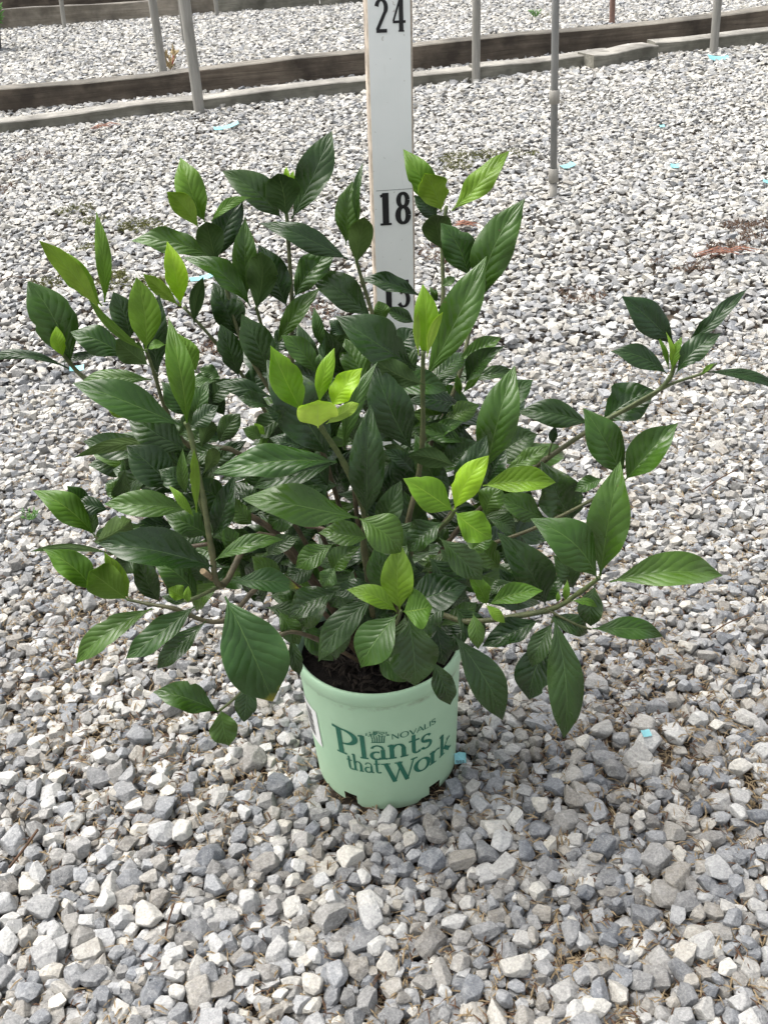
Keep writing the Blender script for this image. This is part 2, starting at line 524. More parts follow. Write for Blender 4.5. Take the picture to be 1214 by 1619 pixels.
GR = .0025
gx0, gy0 = -1.2, .25
GWn, GHn = int(2.4 / GR), int((Y_MID + .1 - gy0) / GR)
H = np.full((GHn, GWn), -.012)
ii = np.arange(-9, 10)
NX, NY = np.meshgrid(ii * GR, ii * GR)
stones = []
area = 0.0
NTRY = 15500
k = 0
Yr = np.sqrt(rng.random(60000))
while len(stones) < 27000 and k < 46000:
    y = random.uniform(.32, Y_MID)
    hw = halfw(y)
    if random.random() > hw / halfw(Y_MID):
        k += 0; continue
    k += 1
    big = random.random()
    D = min(.0205, max(.0072, random.lognormvariate(math.log(.0101), .33)))
    fs = min(1.0, max(0.0, (y - .55) / .40)); D *= 1 - .30 * fs * fs * (3 - 2 * fs)
    a = D * .5 * random.uniform(1.0, 1.28); b = D * .5 * random.uniform(.82, 1.0); c = D * .5 * random.uniform(.58, .86)
    yaw = random.uniform(0, math.pi)
    best = None
    for q in range(4):
        x = random.uniform(-hw, hw)
        yy = min(Y_MID, max(.31, y + random.uniform(-.06, .06)))
        cx = int((x - gx0) / GR); cy = int((yy - gy0) / GR)
        if cx < 10 or cy < 10 or cx > GWn - 11 or cy > GHn - 11: continue
        ca, sa = math.cos(yaw), math.sin(yaw)
        U = (NX * ca + NY * sa) / a; W_ = (-NX * sa + NY * ca) / b
        rr = U * U + W_ * W_
        mk = rr < .9
        prof = c * np.sqrt(np.maximum(0, 1 - rr[mk]))
        sub = H[cy - 9:cy + 10, cx - 9:cx + 10]
        zc = float(np.quantile(sub[mk] + prof, .80))
        if best is None or zc < best[0]:
            best = (zc, x, yy, cx, cy, mk, prof)
    if best is None: continue
    zc, x, yy, cx, cy, mk, prof = best
    if zc + c * .4 > .0065: continue
    if random.random() < bare(x, yy) * .62: continue
    dp = math.hypot(x - POTC.x, yy - POTC.y)
    if dp < POT_R0 + .75 * a: 
        continue
    sub = H[cy - 9:cy + 10, cx - 9:cx + 10]
    sub[mk] = np.maximum(sub[mk], zc + prof)
    stones.append((x, yy, zc, a, b, c, yaw))
A = np.array(stones)
n = len(A)
SCL = A[:, 3:6].copy() * np.array([1.10, 1.10, 1.15])
P = A[:, :3].copy()
ROT = rotm(A[:, 6], rng.normal(0, .24, n), rng.normal(0, .24, n))
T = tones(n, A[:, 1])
# which 300 show largest: size over distance, and sitting on top
dist = np.sqrt((P[:, 0]) ** 2 + P[:, 1] ** 2 + (P[:, 2] - CAMZ) ** 2)
score = A[:, 3] * A[:, 4] / dist ** 2
dv = P - np.array(CAM[:])
dep = dv @ np.array(_f[:])
pxs = IW / 2 + FPX * (dv @ np.array(_r[:])) / dep
pys = IH / 2 - FPX * (dv @ np.array(_u[:])) / dep
inf = (pxs > 8) & (pxs < IW - 8) & (pys < IH - 8) & (pys > 0)
gxi = np.clip(((P[:, 0] - gx0) / GR).astype(int), 0, GWn - 1); gyi = np.clip(((P[:, 1] - gy0) / GR).astype(int), 0, GHn - 1)
top = P[:, 2] + A[:, 5] * .9 >= H[gyi, gxi] - .002
score = np.where(inf & top, score, 0)
order = np.argsort(-score)
single = np.zeros(n, bool); single[order[:300]] = True
pid = rng.integers(0, len(PN), n)
pidm = rng.integers(0, len(PM), n)
near = P[:, 1] < Y_NEAR
mk = near & ~single
GRAVEL = [stone_arrays(PN, pid[mk], P[mk], SCL[mk], ROT[mk], T[mk])]
mk = ~near & ~single
GRAVEL.append(stone_arrays(PM, pidm[mk], P[mk], SCL[mk], ROT[mk], T[mk]))
for i in np.where(single)[0]:
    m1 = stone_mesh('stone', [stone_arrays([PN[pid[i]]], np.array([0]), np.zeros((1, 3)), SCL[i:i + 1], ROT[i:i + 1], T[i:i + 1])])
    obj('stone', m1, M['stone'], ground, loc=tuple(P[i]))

def far_field(name, y0, y1, pitch, protos, dmu, lo, hi):
    ys = np.arange(y0, y1, pitch)
    pts = []
    for y in ys:
        hw = halfw(y) + .1
        xs = np.arange(-hw, hw, pitch)
        pts.append(np.stack([xs + rng.uniform(-.6, .6, len(xs)) * pitch, y + rng.uniform(-.6, .6, len(xs)) * pitch], 1))
    p = np.concatenate(pts)
    keep = np.array([random.random() > bare(q[0], q[1]) * .55 for q in p])
    p = p[keep]
    n = len(p)
    D = np.clip(rng.lognormal(math.log(dmu), .28, n), lo, hi) * .5
    S_ = np.stack([D * rng.uniform(1, 1.3, n), D * rng.uniform(.85, 1.05, n), D * rng.uniform(.5, .78, n)], 1)
    Pz = rng.uniform(-.005, .004, n)
    P_ = np.stack([p[:, 0], p[:, 1], Pz], 1)
    Rm = rotm(rng.uniform(0, 6.28, n), rng.normal(0, .2, n), rng.normal(0, .2, n))
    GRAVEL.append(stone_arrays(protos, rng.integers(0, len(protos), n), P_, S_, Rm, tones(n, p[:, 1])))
far_field('gravel_back', Y_MID, Y_PL, .0112, PF, .0136, .008, .022)
far_field('gravel_far', Y_PL, Y_FAR, .0156, PFF, .0186, .011, .027)
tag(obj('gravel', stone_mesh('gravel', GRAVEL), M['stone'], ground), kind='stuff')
print('gravel tris', sum(len(q[1]) for q in GRAVEL))

# ------------------------------------------------------------------ litter, straw, moss
def blades(name, items, mat, parent, kind='stuff'):
    """items: (pos, dir, length, width, normal) -> thin three sided slivers"""
    V, F = [], []
    for (p, d, L, wd, up) in items:
        d = d.normalized(); s = d.cross(up)
        if s.length < 1e-4: s = d.cross(Vector((1, 0, 0)))
        s.normalize(); u = s.cross(d)
        b = len(V)
        for t, wf, lift in ((0, .5, 0), (.5, 1, .12), (1, .25, -.03)):
            c = p + d * (L * t) + u * (L * lift)
            V += [c - s * wd * wf * .5, c + s * wd * wf * .5, c + u * wd * wf * .4]
        for r in range(2):
            q = b + r * 3
            for a_, b_ in ((0, 1), (1, 2), (2, 0)):
                F.append((q + a_, q + b_, q + 3 + b_, q + 3 + a_))
        F.append((b, b + 2, b + 1)); F.append((b + 6, b + 7, b + 8))
    o = pyd(name, V, F, mat, parent)
    if kind: tag(o, kind=kind)
    return o
UP = Vector((0, 0, 1))
it, it2 = [], []
for i in range(75000):
    y = .33 + (1.55 - .33) * random.random() ** 1.7
    hw = halfw(y)
    x = random.uniform(-hw, hw)
    bq = bare(x, y)
    if random.random() > bq * 1.4 + .38: continue
    cx = int((x - gx0) / GR); cy = int((y - gy0) / GR)
    h = H[cy, cx]
    if h > .005 and random.random() < .975: continue
    z = max(-.010, h - .001 if h < .002 else -.006) + random.uniform(0, .003)
    a = random.uniform(0, 6.283)
    d = Vector((math.cos(a), math.sin(a), random.uniform(-.25, .35)))
    (it if random.random() < .72 else it2).append((Vector((x, y, z)), d, random.uniform(.005, .014), random.uniform(.0007, .0018), UP))
blades('straw', it, M['straw'], ground)

def patch(items, px, py, rx, ry, n, L, wd, z0=.0, zr=.006):
    c = atZ(px, py); ex = (atZ(px + rx, py) - c).length; ey = abs(atZ(px, py - ry).y - atZ(px, py + ry).y) / 2
    for i in range(n):
        r = math.sqrt(random.random()); t = random.uniform(0, 6.283)
        p = Vector((c.x + ex * r * math.cos(t), c.y + ey * r * math.sin(t), z0 + random.uniform(-.004, zr)))
        if noise.noise(Vector((p.x * 14, p.y * 14, 3))) < -.1: continue
        d = Vector((random.gauss(0, 1), random.gauss(0, 1), random.uniform(.1, 1)))
        items.append((p, d, random.uniform(.5, 1) * L, wd, UP))
ms = []
for (px, py, rx, ry, n_) in ((745, 256, 66, 15, 1900), (820, 246, 30, 8, 300), (200, 445, 46, 14, 480), (250, 452, 22, 8, 160), (205, 358, 44, 8, 300), (150, 352, 26, 6, 300), (160, 392, 40, 6, 300), (120, 335, 30, 8, 260), (505, 300, 60, 30, 300), (230, 360, 40, 10, 400), (550, 46, 34, 7, 500), (180, 440, 22, 6, 260), (865, 25, 20, 6, 160), (80, 450, 30, 8, 200)):
    patch(ms, px, py, rx, ry, n_, .009, .0030, .000, .008)
blades('moss', ms, M['moss'], ground)
lt = it2
for (px, py, rx, ry, n_) in ((1160, 385, 60, 16, 500), (1090, 420, 70, 14, 420), (1180, 360, 40, 10, 300), (30, 300, 40, 8, 200), (55, 252, 24, 10, 200), (700, 400, 40, 16, 200), (480, 500, 50, 18, 260), (330, 560, 40, 14, 200), (920, 470, 40, 14, 160)):
    patch(lt, px, py, rx, ry, n_, .014, .0022, .002, .006)
blades('leaf_litter', lt, M['litter'], ground)

# ------------------------------------------------------------------ planks
def plank(name, p0, p1, z0, z1, th, mat, label, group, wav=.0015, seg=14):
    """timber from ground point p0 to p1 (front bottom edge), thickness th away from the camera"""
    d = Vector((p1.x - p0.x, p1.y - p0.y, 0)); L = d.length; d.normalize()
    nrm = Vector((-d.y, d.x, 0))
    if nrm.y < 0: nrm = -nrm
    bm = bmesh.new()
    rows = []
    for i in range(seg + 1):
        t = i / seg
        x = t * L
        jj = [random.uniform(-wav, wav) for _ in range(4)]
        jz = wav * 2.2 * math.sin(t * 7 + p0.x * 3)
        c = .003
        prof = [(0, z0), (0 + jj[0], z1 - c + jz), (c, z1 + jz), (th - c, z1 + jz + jj[1] * .5), (th + jj[2], z1 - c + jz), (th, z0)]
        rows.append([bm.verts.new((x, yy, zz)) for yy, zz in prof])
    for i in range(seg):
        for j in range(len(rows[0]) - 1):
            bm.faces.new((rows[i][j], rows[i + 1][j], rows[i + 1][j + 1], rows[i][j + 1]))
    bm.faces.new(rows[0]); bm.faces.new(rows[-1][::-1])
    bmesh.ops.recalc_face_normals(bm, faces=bm.faces[:])
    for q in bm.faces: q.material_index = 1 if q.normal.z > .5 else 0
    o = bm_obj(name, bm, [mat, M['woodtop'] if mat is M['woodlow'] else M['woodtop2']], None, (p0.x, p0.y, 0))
    o.rotation_euler = (0, 0, math.atan2(d.y, d.x))
    tag(o, label, 'plank', group)
    return o
def ln(pa, pb, t):
    return pa + (pb - pa) * t
g1 = 'low timber edging planks'
a0, a1, a2 = atZ(-60, 219), atZ(313, 175), atZ(752, 127)
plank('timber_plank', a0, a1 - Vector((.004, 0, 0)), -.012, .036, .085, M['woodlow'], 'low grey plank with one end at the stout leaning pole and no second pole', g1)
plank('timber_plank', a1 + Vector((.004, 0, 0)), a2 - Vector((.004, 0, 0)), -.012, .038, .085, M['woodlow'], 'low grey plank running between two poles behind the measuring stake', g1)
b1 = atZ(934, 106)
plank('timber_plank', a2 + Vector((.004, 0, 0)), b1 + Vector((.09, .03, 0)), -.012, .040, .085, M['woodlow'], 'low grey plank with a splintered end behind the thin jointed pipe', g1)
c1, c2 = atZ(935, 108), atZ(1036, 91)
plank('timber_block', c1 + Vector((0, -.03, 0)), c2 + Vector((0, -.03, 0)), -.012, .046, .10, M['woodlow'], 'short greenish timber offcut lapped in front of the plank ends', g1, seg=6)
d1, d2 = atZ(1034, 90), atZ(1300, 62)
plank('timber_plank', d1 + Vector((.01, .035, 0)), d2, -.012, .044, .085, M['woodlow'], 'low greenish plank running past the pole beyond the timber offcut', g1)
g2 = 'tall stained edging boards'
e0, e1, e2 = atZ(-60, 185), atZ(620, 116), atZ(1300, 40)
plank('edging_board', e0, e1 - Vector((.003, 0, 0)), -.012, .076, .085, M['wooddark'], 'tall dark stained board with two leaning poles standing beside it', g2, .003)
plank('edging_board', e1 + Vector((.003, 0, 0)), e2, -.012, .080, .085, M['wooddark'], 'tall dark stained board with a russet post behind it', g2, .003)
g3 = 'far pale edging boards'
f0, f1, f2, f3 = atZ(-60, 52), atZ(344, 21), atZ(505, 10), atZ(640, 1)
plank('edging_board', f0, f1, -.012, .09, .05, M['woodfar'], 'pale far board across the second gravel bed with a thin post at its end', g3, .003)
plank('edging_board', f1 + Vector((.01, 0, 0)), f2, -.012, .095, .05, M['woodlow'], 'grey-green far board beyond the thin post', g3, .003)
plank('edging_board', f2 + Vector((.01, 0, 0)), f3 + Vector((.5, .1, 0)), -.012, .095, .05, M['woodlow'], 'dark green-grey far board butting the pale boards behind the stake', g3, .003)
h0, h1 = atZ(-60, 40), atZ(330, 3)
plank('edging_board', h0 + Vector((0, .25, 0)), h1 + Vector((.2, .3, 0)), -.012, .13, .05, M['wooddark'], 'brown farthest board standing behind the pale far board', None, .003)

# ------------------------------------------------------------------ poles
def tube_bm(pts, rad, sides=14, cap=True):
    V, F = [], []
    n = len(pts)
    pr = None
    for i in range(n):
        d = (pts[min(i + 1, n - 1)] - pts[max(i - 1, 0)]).normalized()
        if pr is None:
            pr = d.cross(Vector((0, 1, 0)))
            if pr.length < .1: pr = d.cross(Vector((1, 0, 0)))
        pr = (pr - d * pr.dot(d)).normalized()
        q = d.cross(pr)
        for k in range(sides):
            t = 2 * math.pi * k / sides
            V.append(pts[i] + (pr * math.cos(t) + q * math.sin(t)) * rad[i])
    for i in range(n - 1):
        for k in range(sides):
            F.append((i * sides + k, i * sides + (k + 1) % sides, (i + 1) * sides + (k + 1) % sides, (i + 1) * sides + k))
    if cap:
        F.append(tuple(range(sides))[::-1]); F.append(tuple((n - 1) * sides + k for k in range(sides)))
    return V, F
def tube(name, pts, rad, mat, parent=None, sides=14, smooth=True, base=None):
    base = pts[0] if base is None else base
    V, F = tube_bm([p - base for p in pts], rad, sides)
    o = pyd(name, V, F, mat, parent, loc=tuple(base))
    for p in o.data.polygons: p.use_smooth = len(p.vertices) == 4
    return o
def pole(b, t, wpx, mat, label, name='support_pole', length=2.0):
    B = atZ(*b); Tt = atY(t[0], t[1], B.y)
    d = (Tt - B).normalized()
    r = wpx * .5 * depth(B) / FPX
    pts = [B - d * .05, B + d * .002] + [B + d * (length * (k + 1) / 6) for k in range(6)]
    o = tube(name, pts, [r] * len(pts), mat)
    tag(o, label, 'pole', 'poles of the bed frames' if name == 'support_pole' else None)
    return B, d, r
pole((316, 178), (292, 0), 17, M['pole'], 'stout grey leaning pole standing against the low plank')
pole((259, 116), (241, 0), 13, M['pole'], 'grey leaning pole by the small red-stemmed weed behind the tall board')
pole((291, 68), (284, 0), 5, M['pole'], 'very thin wire-like post just behind the stout leaning pole')
pole((103, 46), (97, 0), 7, M['pole'], 'thin post standing against the pale far board')
pole((344, 24), (341, 0), 7, M['pole'], 'thin post at the joint of two far boards')
pole((752, 129), (753, 0), 13, M['pole'], 'upright grey pole at the low plank beside the measuring stake')
pole((967, 38), (968, 0), 9, M['polerust'], 'short-looking russet brown post behind the tall dark board')
pole((1127, 85), (1134, 0), 13, M['pole'], 'upright grey pole at the low plank beyond the timber offcut')
B = atZ(874, 312); Tt = atY(878, 0, B.y); d = (Tt - B).normalized(); r = 11 * .5 * depth(B) / FPX
rt = empty('jointed_pipe', B)
tag(rt, 'thin grey jointed pipe with two pale couplings standing in the gravel', 'pipe')
WLOC['jointed_pipe'] = B
def at_pipe(py):
    return atY(876, py, B.y)
L_ = lambda py: (atY(876, py, B.y) - B).dot(d)
tube('pipe', [B - d * .04, B + d * .5, B + d * 1.6], [r, r, r], M['pvc'], rt)
tube('coupling', [B + d * L_(288), B + d * L_(287), B + d * L_(267), B + d * L_(266)], [r * 1.1, r * 1.45, r * 1.45, r * 1.1], M['coup'], rt)
tube('coupling', [B + d * L_(164), B + d * L_(163), B + d * L_(143), B + d * L_(142)], [r * 1.1, r * 1.45, r * 1.45, r * 1.1], M['coup'], rt)
tube('pipe_foot', [B - d * .04, B + d * L_(289)], [r * 1.12, r * 1.12], M['coup'], rt)

# ------------------------------------------------------------------ stroke lettering
def arc(cx, cy, rx, ry, a0, a1, thin, thick, n=18):
    pts = []
    for i in range(n + 1):
        a = R(a0 + (a1 - a0) * i / n)
        wd = thin + (thick - thin) * abs(math.cos(a)) ** 1.4
        pts.append((cx + rx * math.cos(a), cy + ry * math.sin(a), wd))
    return pts
def seg(x0, y0, x1, y1, w0, w1=None, n=6):
    w1 = w0 if w1 is None else w1
    return [(x0 + (x1 - x0) * i / n, y0 + (y1 - y0) * i / n, w0 + (w1 - w0) * i / n) for i in range(n + 1)]
TH, TN = .150, .050
def gl_P():
    return [seg(.12, 0, .12, 1, TH), seg(-.02, .03, .28, .03, .06), seg(-.06, 1.0, .2, .955, .09), arc(.2, .70, .36, .27, 90, -90, TN, TH), seg(.12, .43, .2, .43, TN), seg(.1, .97, .22, .97, TN)], .62
def gl_l(h=1.0):
    return [seg(.1, 0, .1, h, TH), seg(-.03, .03, .24, .03, .06), seg(-.03, h - .03, .12, h, .06)], .30
def gl_a():
    return [seg(.42, 0, .42, .42, TH * .9), arc(.25, .43, .18, .17, 165, 0, TN, TN * 1.6), arc(.22, .17, .17, .16, 60, 320, TN, TH * .8), seg(.4, .05, .56, .02, .07)], .60
def gl_n():
    return [seg(.1, 0, .1, .6, TH), seg(-.03, .03, .24, .03, .06), seg(-.02, .56, .12, .6, .06), arc(.30, .38, .18, .2, 160, 0, TN, TH * .8), seg(.48, 0, .48, .40, TH), seg(.36, .03, .62, .03, .06)], .68
def gl_t():
    return [seg(.14, .12, .14, .80, TH * .9), seg(-.02, .56, .34, .56, .06), arc(.26, .13, .12, .12, 180, 330, TN, TH * .8)], .40
def gl_s():
    return [arc(.2, .44, .15, .14, 20, 240, TN, TH * .7), arc(.2, .16, .17, .15, 75, -160, TN, TH * .8), seg(.12, .34, .30, .27, TH * .8)], .46
def gl_h():
    a, wd = gl_n()
    a[0] = seg(.1, 0, .1, 1, TH); a[2] = seg(-.03, .96, .12, 1, .06)
    return a, wd
def gl_W():
    return [seg(.10, 1, .38, 0, TH), seg(.38, 0, .62, .95, TN), seg(.52, 1, .80, 0, TH), seg(.80, 0, 1.05, 1, TN), seg(-.05, .975, .26, .975, .05), seg(.40, .975, .66, .975, .05), seg(.94, .975, 1.18, .975, .05)], 1.14
def gl_o():
    return [arc(.28, .30, .24, .29, 0, 360, TN, TH, 28)], .58
def gl_r():
    return [seg(.1, 0, .1, .6, TH), seg(-.03, .03, .26, .03, .06), seg(-.02, .56, .12, .6, .06), arc(.30, .42, .16, .15, 150, 50, TN, TN * 2)], .44
def gl_k():
    return [seg(.1, 0, .1, 1, TH), seg(-.03, .03, .24, .03, .06), seg(-.03, .96, .12, 1, .06), seg(.14, .26, .46, .60, TN), seg(.22, .34, .52, 0, TH), seg(.42, .03, .64, .03, .06), seg(.34, .59, .54, .59, .05)], .66
def caps(ch):
    a, b = .14, .08
    if ch == 'N': return [seg(.08, 0, .08, 1, b), seg(.08, 1, .70, 0, a), seg(.70, 0, .70, 1, b)], .90
    if ch == 'O': return [arc(.46, .5, .42, .5, 0, 360, b, a, 24)], 1.02
    if ch == 'V': return [seg(.02, 1, .40, 0, a), seg(.40, 0, .76, 1, b)], .80
    if ch == 'A': return [seg(.02, 0, .38, 1, b), seg(.38, 1, .78, 0, a), seg(.16, .33, .62, .33, b)], .88
    if ch == 'L': return [seg(.08, 0, .08, 1, a), seg(.08, .04, .56, .04, b)], .66
    if ch == 'I': return [seg(.1, 0, .1, 1, a)], .28
    if ch == 'S': return [arc(.28, .74, .22, .24, 20, 240, b, a), arc(.28, .26, .24, .25, 75, -160, b, a), seg(.15, .58, .42, .44, a)], .62
GL = {'P': gl_P, 'l': gl_l, 'a': gl_a, 'n': gl_n, 't': gl_t, 's': gl_s, 'h': gl_h, 'W': gl_W, 'o': gl_o, 'r': gl_r, 'k': gl_k}
def ribbon(V, F, pts, fn, off):
    b = len(V)
    n = len(pts)
    for i, (x, y, wd) in enumerate(pts):
        x0, y0, _ = pts[max(i - 1, 0)]; x1, y1, _ = pts[min(i + 1, n - 1)]
        dx, dy = x1 - x0, y1 - y0
        l = math.hypot(dx, dy) or 1
        nx, ny = -dy / l, dx / l
        V.append(fn(x + nx * wd / 2, y + ny * wd / 2, off)); V.append(fn(x - nx * wd / 2, y - ny * wd / 2, off))
    for i in range(n - 1):
        F.append((b + 2 * i, b + 2 * i + 1, b + 2 * i + 3, b + 2 * i + 2))

# ------------------------------------------------------------------ measuring stake
P0, P1 = atD(614.5, 0, .038 * FPX / 74.0), atD(624.5, 447, .038 * FPX / 64.0)
sax = (P0 - P1).normalized()
tb = P1.z / sax.z
SB = P1 - sax * tb                       # foot on the ground
stk = empty('measuring_stake', SB); WLOC[stk.name] = SB.copy()
tag(stk, 'white painted measuring stake with black numerals 24, 18 and 15 behind the shrub', 'measuring stake')
fwd = (Vector((CAM.x, CAM.y, 0)) - Vector((P1.x, P1.y, 0))).normalized()
yaw = R(7)
fwd = Matrix.Rotation(yaw, 3, 'Z') @ fwd
sfn = (fwd - sax * fwd.dot(sax)).normalized()      # face normal
ssx = sax.cross(sfn).normalized()
if ssx.x < 0: ssx = -ssx
SWD, STH, SLEN = .0385, .018, .80
bm = bmesh.new()
rows = []
NSG = 40
for i in range(NSG + 1):
    l = -.06 + (SLEN + .06) * i / NSG
    c = .0018
    j = lambda: random.uniform(-.0004, .0004)
    pr = [(-SWD / 2 + c, 0), (SWD / 2 - c, 0), (SWD / 2, -c), (SWD / 2, -STH + c), (SWD / 2 - c, -STH), (-SWD / 2 + c, -STH), (-SWD / 2, -STH + c), (-SWD / 2, -c)]
    ring = []
    for q, (x, y) in enumerate(pr):
        jx = j() if q in (2, 7) else 0
        ring.append(bm.verts.new(SB + sax * l + ssx * (x + jx) + sfn * y - SB))
    rows.append(ring)
for i in range(NSG):
    for q in range(8):
        bm.faces.new((rows[i][q], rows[i][(q + 1) % 8], rows[i + 1][(q + 1) % 8], rows[i + 1][q]))
bm.faces.new(rows[0]); bm.faces.new(rows[-1])
bmesh.ops.recalc_face_normals(bm, faces=bm.faces[:])
for q in bm.faces:
    if abs(q.normal.dot(ssx)) > .5: q.material_index = 1
bm_obj('board', bm, [M['paint'], M['stakeedge']], stk, tuple(SB))
def stake_l(py):
    """length up the stake whose centre line shows at image row py"""
    lo, hi = 0.0, 1.0
    for _ in range(40):
        m = (lo + hi) / 2
        q = SB + sax * m - CAM
        y = IH / 2 - FPX * q.dot(_u) / q.dot(_f)
        if y > py: lo = m
        else: hi = m
    return lo
def digit(ch):
    t, b = .075, .20
    if ch == '1': return [seg(.26, 0, .26, 1, .25), seg(.04, .03, .48, .03, .07), seg(.06, .90, .26, .96, .09)], .56
    if ch == '8': return [arc(.26, .75, .17, .205, 0, 360, t * 1.2, .19, 24), arc(.26, .285, .20, .25, 0, 360, t * 1.2, .22, 24)], .58
    if ch == '5': return [seg(.10, .96, .46, .96, .11), seg(.12, .52, .12, 1, .09), arc(.22, .31, .21, .27, 125, -150, t, .19)], .56
    if ch == '2': return [arc(.26, .74, .19, .22, 170, -35, t, .17), seg(.42, .62, .08, .08, .13), seg(.04, .055, .48, .055, .11)], .58
    if ch == '4': return [seg(.36, 0, .36, 1, .18), seg(.33, 1, .04, .32, .075), seg(.02, .30, .54, .30, .08), seg(.24, .025, .48, .025, .05)], .60
for txt, pyb, pyt in (('24', 51, -3), ('18', 355, 304), ('15', 487, 444)):
    l0, l1 = stake_l(pyb), stake_l(pyt)
    hgt = l1 - l0
    tot = sum(digit(c)[1] for c in txt) + .12
    sx = hgt * .80
    x = -tot * sx / 2 + .0015
    for c in txt:
        st, adv = digit(c)
        V, F = [], []
        fn = lambda gx, gy, off: SB + sax * (l0 + gy * hgt) + ssx * (x + gx * sx) + sfn * (.0004 + off) - SB
        for k_, s_ in enumerate(st): ribbon(V, F, s_, fn, k_ * .00005)
        o = pyd('numeral', V, F, M['blackink'], stk, tuple(SB))
        o['label'] = 'black painted numeral ' + c
        x += (adv + .12) * sx
# inch line above the 18
l0 = stake_l(300)
V, F = [], []
ribbon(V, F, seg(-SWD / 2 + .004, 0, SWD / 2 - .002, 0, .0006), lambda gx, gy, off: sax * (l0 + gy) + ssx * gx + sfn * .0004, 0)
pyd('inch_line', V, F, M['faintink'], stk, tuple(SB))

# ------------------------------------------------------------------ plant pot
plant = empty('potted_shrub', POTC); WLOC[plant.name] = POTC.copy()
tag(plant, 'leafy evergreen shrub with glossy dark and lime leaves in a mint green pot', 'potted plant')
def pot_r(z): return POT_R0 + (POT_R1 - POT_R0 - .0020) * (z / POT_H)
def build_pot():
    bm = bmesh.new()
    NS = 96
    prof = []
    for z in np.linspace(0.0, POT_H - .016, 9): prof.append((pot_r(z), z))
    zr = POT_H
    prof += [(pot_r(zr - .0145), zr - .0150), (POT_R1 - .0012, zr - .0138), (POT_R1 - .0002, zr - .0120), (POT_R1, zr - .0045), (POT_R1 - .0006, zr - .0014), (POT_R1 - .0022, zr), (POT_R1 - .0042, zr - .001), (POT_R1 - .0050, zr - .004)]
    for z in (POT_H - .03, POT_H * .5): prof.append((pot_r(z) - .0028, z))
    prof.append((POT_R0 - .0025, .006))
    rings = []
    notch = {}
    toward = math.atan2(-POTC.x, -(0 - POTC.y))  # 0 = facing -Y
    for (r_, z) in prof:
        ring = []
        for k in range(NS):
            t = 2 * math.pi * k / NS
            ring.append(bm.verts.new((r_ * math.sin(t), -r_ * math.cos(t), z)))
        rings.append(ring)
    # drainage notches at the foot
    def isn(k):
        t = (360.0 * (k + .5) / NS + 180) % 360 - 180
        return any(abs(((t - c + 180) % 360) - 180) < 6.0 for c in (-31, 38, 105, 180, -105))
    for i in range(len(rings) - 1):
        for k in range(NS):
            if i == 0 and isn(k): continue
            k2 = (k + 1) % NS
            bm.faces.new((rings[i][k], rings[i][k2], rings[i + 1][k2], rings[i + 1][k]))
    bm.faces.new(rings[-1][::-1])
    # shallow foot step
    for k in range(NS):
        t = (360.0 * k / NS + 180) % 360 - 180
        v = rings[0][k]
        v.co.z = 0.0 if abs(t) > 26 else -.003
    for k in range(NS):
        rings[1][k].co.z = .010
        rings[1][k].co.xy *= pot_r(.010) / pot_r(prof[1][1])
    bmesh.ops.recalc_face_normals(bm, faces=bm.faces[:])
    return bm_obj('pot', build_pot.bm if False else bm, M['pot'], plant, tuple(POTC), smooth=True)
pot = build_pot()
FACE = math.atan2(-POTC.x, POTC.y)        # direction of the camera seen from the pot axis (0 = -Y)
TXO = R(0.0)
def wrap(xm, zm, off):
    """arc length xm (m, right positive) and height zm on the pot wall -> local point"""
    r_ = pot_r(zm) + .00035 + off
    t = FACE + TXO + xm / .067
    return Vector((r_ * math.sin(t), -r_ * math.cos(t), zm))
ZS = POT_H / .147
def word(txt, x0, x1, z0, hgt, glyph, rise=0.0, emb='lettering'):
    tot = sum(glyph(c)[1] for c in txt)
    sx = (x1 - x0) / tot
    x = x0
    for c in txt:
        st, adv = glyph(c)
        V, F = [], []
        zb = z0 + rise * (x - x0) / (x1 - x0)
        fn = lambda gx, gy, off: wrap(x + gx * sx, zb + gy * hgt, off)
        for k_, s_ in enumerate(st): ribbon(V, F, s_, fn, k_ * .00004)
        pyd(emb, V, F, M['ink'], pot, tuple(POTC))
        x += adv * sx
am = .067
def A_(deg): return R(deg) * am
gl = lambda c: GL[c]()
word('P', A_(-38), A_(-20.5), .0655 * ZS, .0335 * ZS, gl)
word('lants', A_(-19), A_(36), .0655 * ZS, .0300 * ZS, gl)
word('that', A_(-31), A_(-5), .0475 * ZS, .0215 * ZS, gl)
word('W', A_(-4), A_(21.5), .0345 * ZS, .0255 * ZS, gl)
word('ork', A_(20), A_(59), .0385 * ZS, .0270 * ZS, gl, rise=.003)
word('NOVALIS', A_(4), A_(39), .0905 * ZS, .0066 * ZS, caps)
# little tree emblem: trunks below a leafy crown
V, F = [], []
for k_ in range(6):
    xx = A_(-9.5) + k_ * .0019
    ribbon(V, F, [(xx, .0885 * ZS, .0009), (xx + .0002, .0925 * ZS, .0009), (xx + (k_ - 2.5) * .0004, .0965 * ZS, .0007)], lambda gx, gy, off: wrap(gx, gy, off), k_ * .00003)
ribbon(V, F, [(A_(-10.5), .0880 * ZS, .0009), (A_(-1), .0880 * ZS, .0009)], lambda gx, gy, off: wrap(gx, gy, off), .0003)
rr_ = random.Random(3)
for k_ in range(46):
    t = rr_.uniform(0, math.pi); q = math.sqrt(rr_.random())
    xx = A_(-5.6) + math.cos(t) * q * .0098; zz = .0965 * ZS + math.sin(t) * q * .0062
    a = rr_.uniform(0, 3.14)
    ribbon(V, F, [(xx - math.cos(a) * .0009, zz - math.sin(a) * .0007, .0002), (xx, zz, .0011), (xx + math.cos(a) * .0009, zz + math.sin(a) * .0007, .0002)], lambda gx, gy, off: wrap(gx, gy, off), .0003 + k_ * .00002)
pyd('emblem', V, F, M['ink'], pot, tuple(POTC))
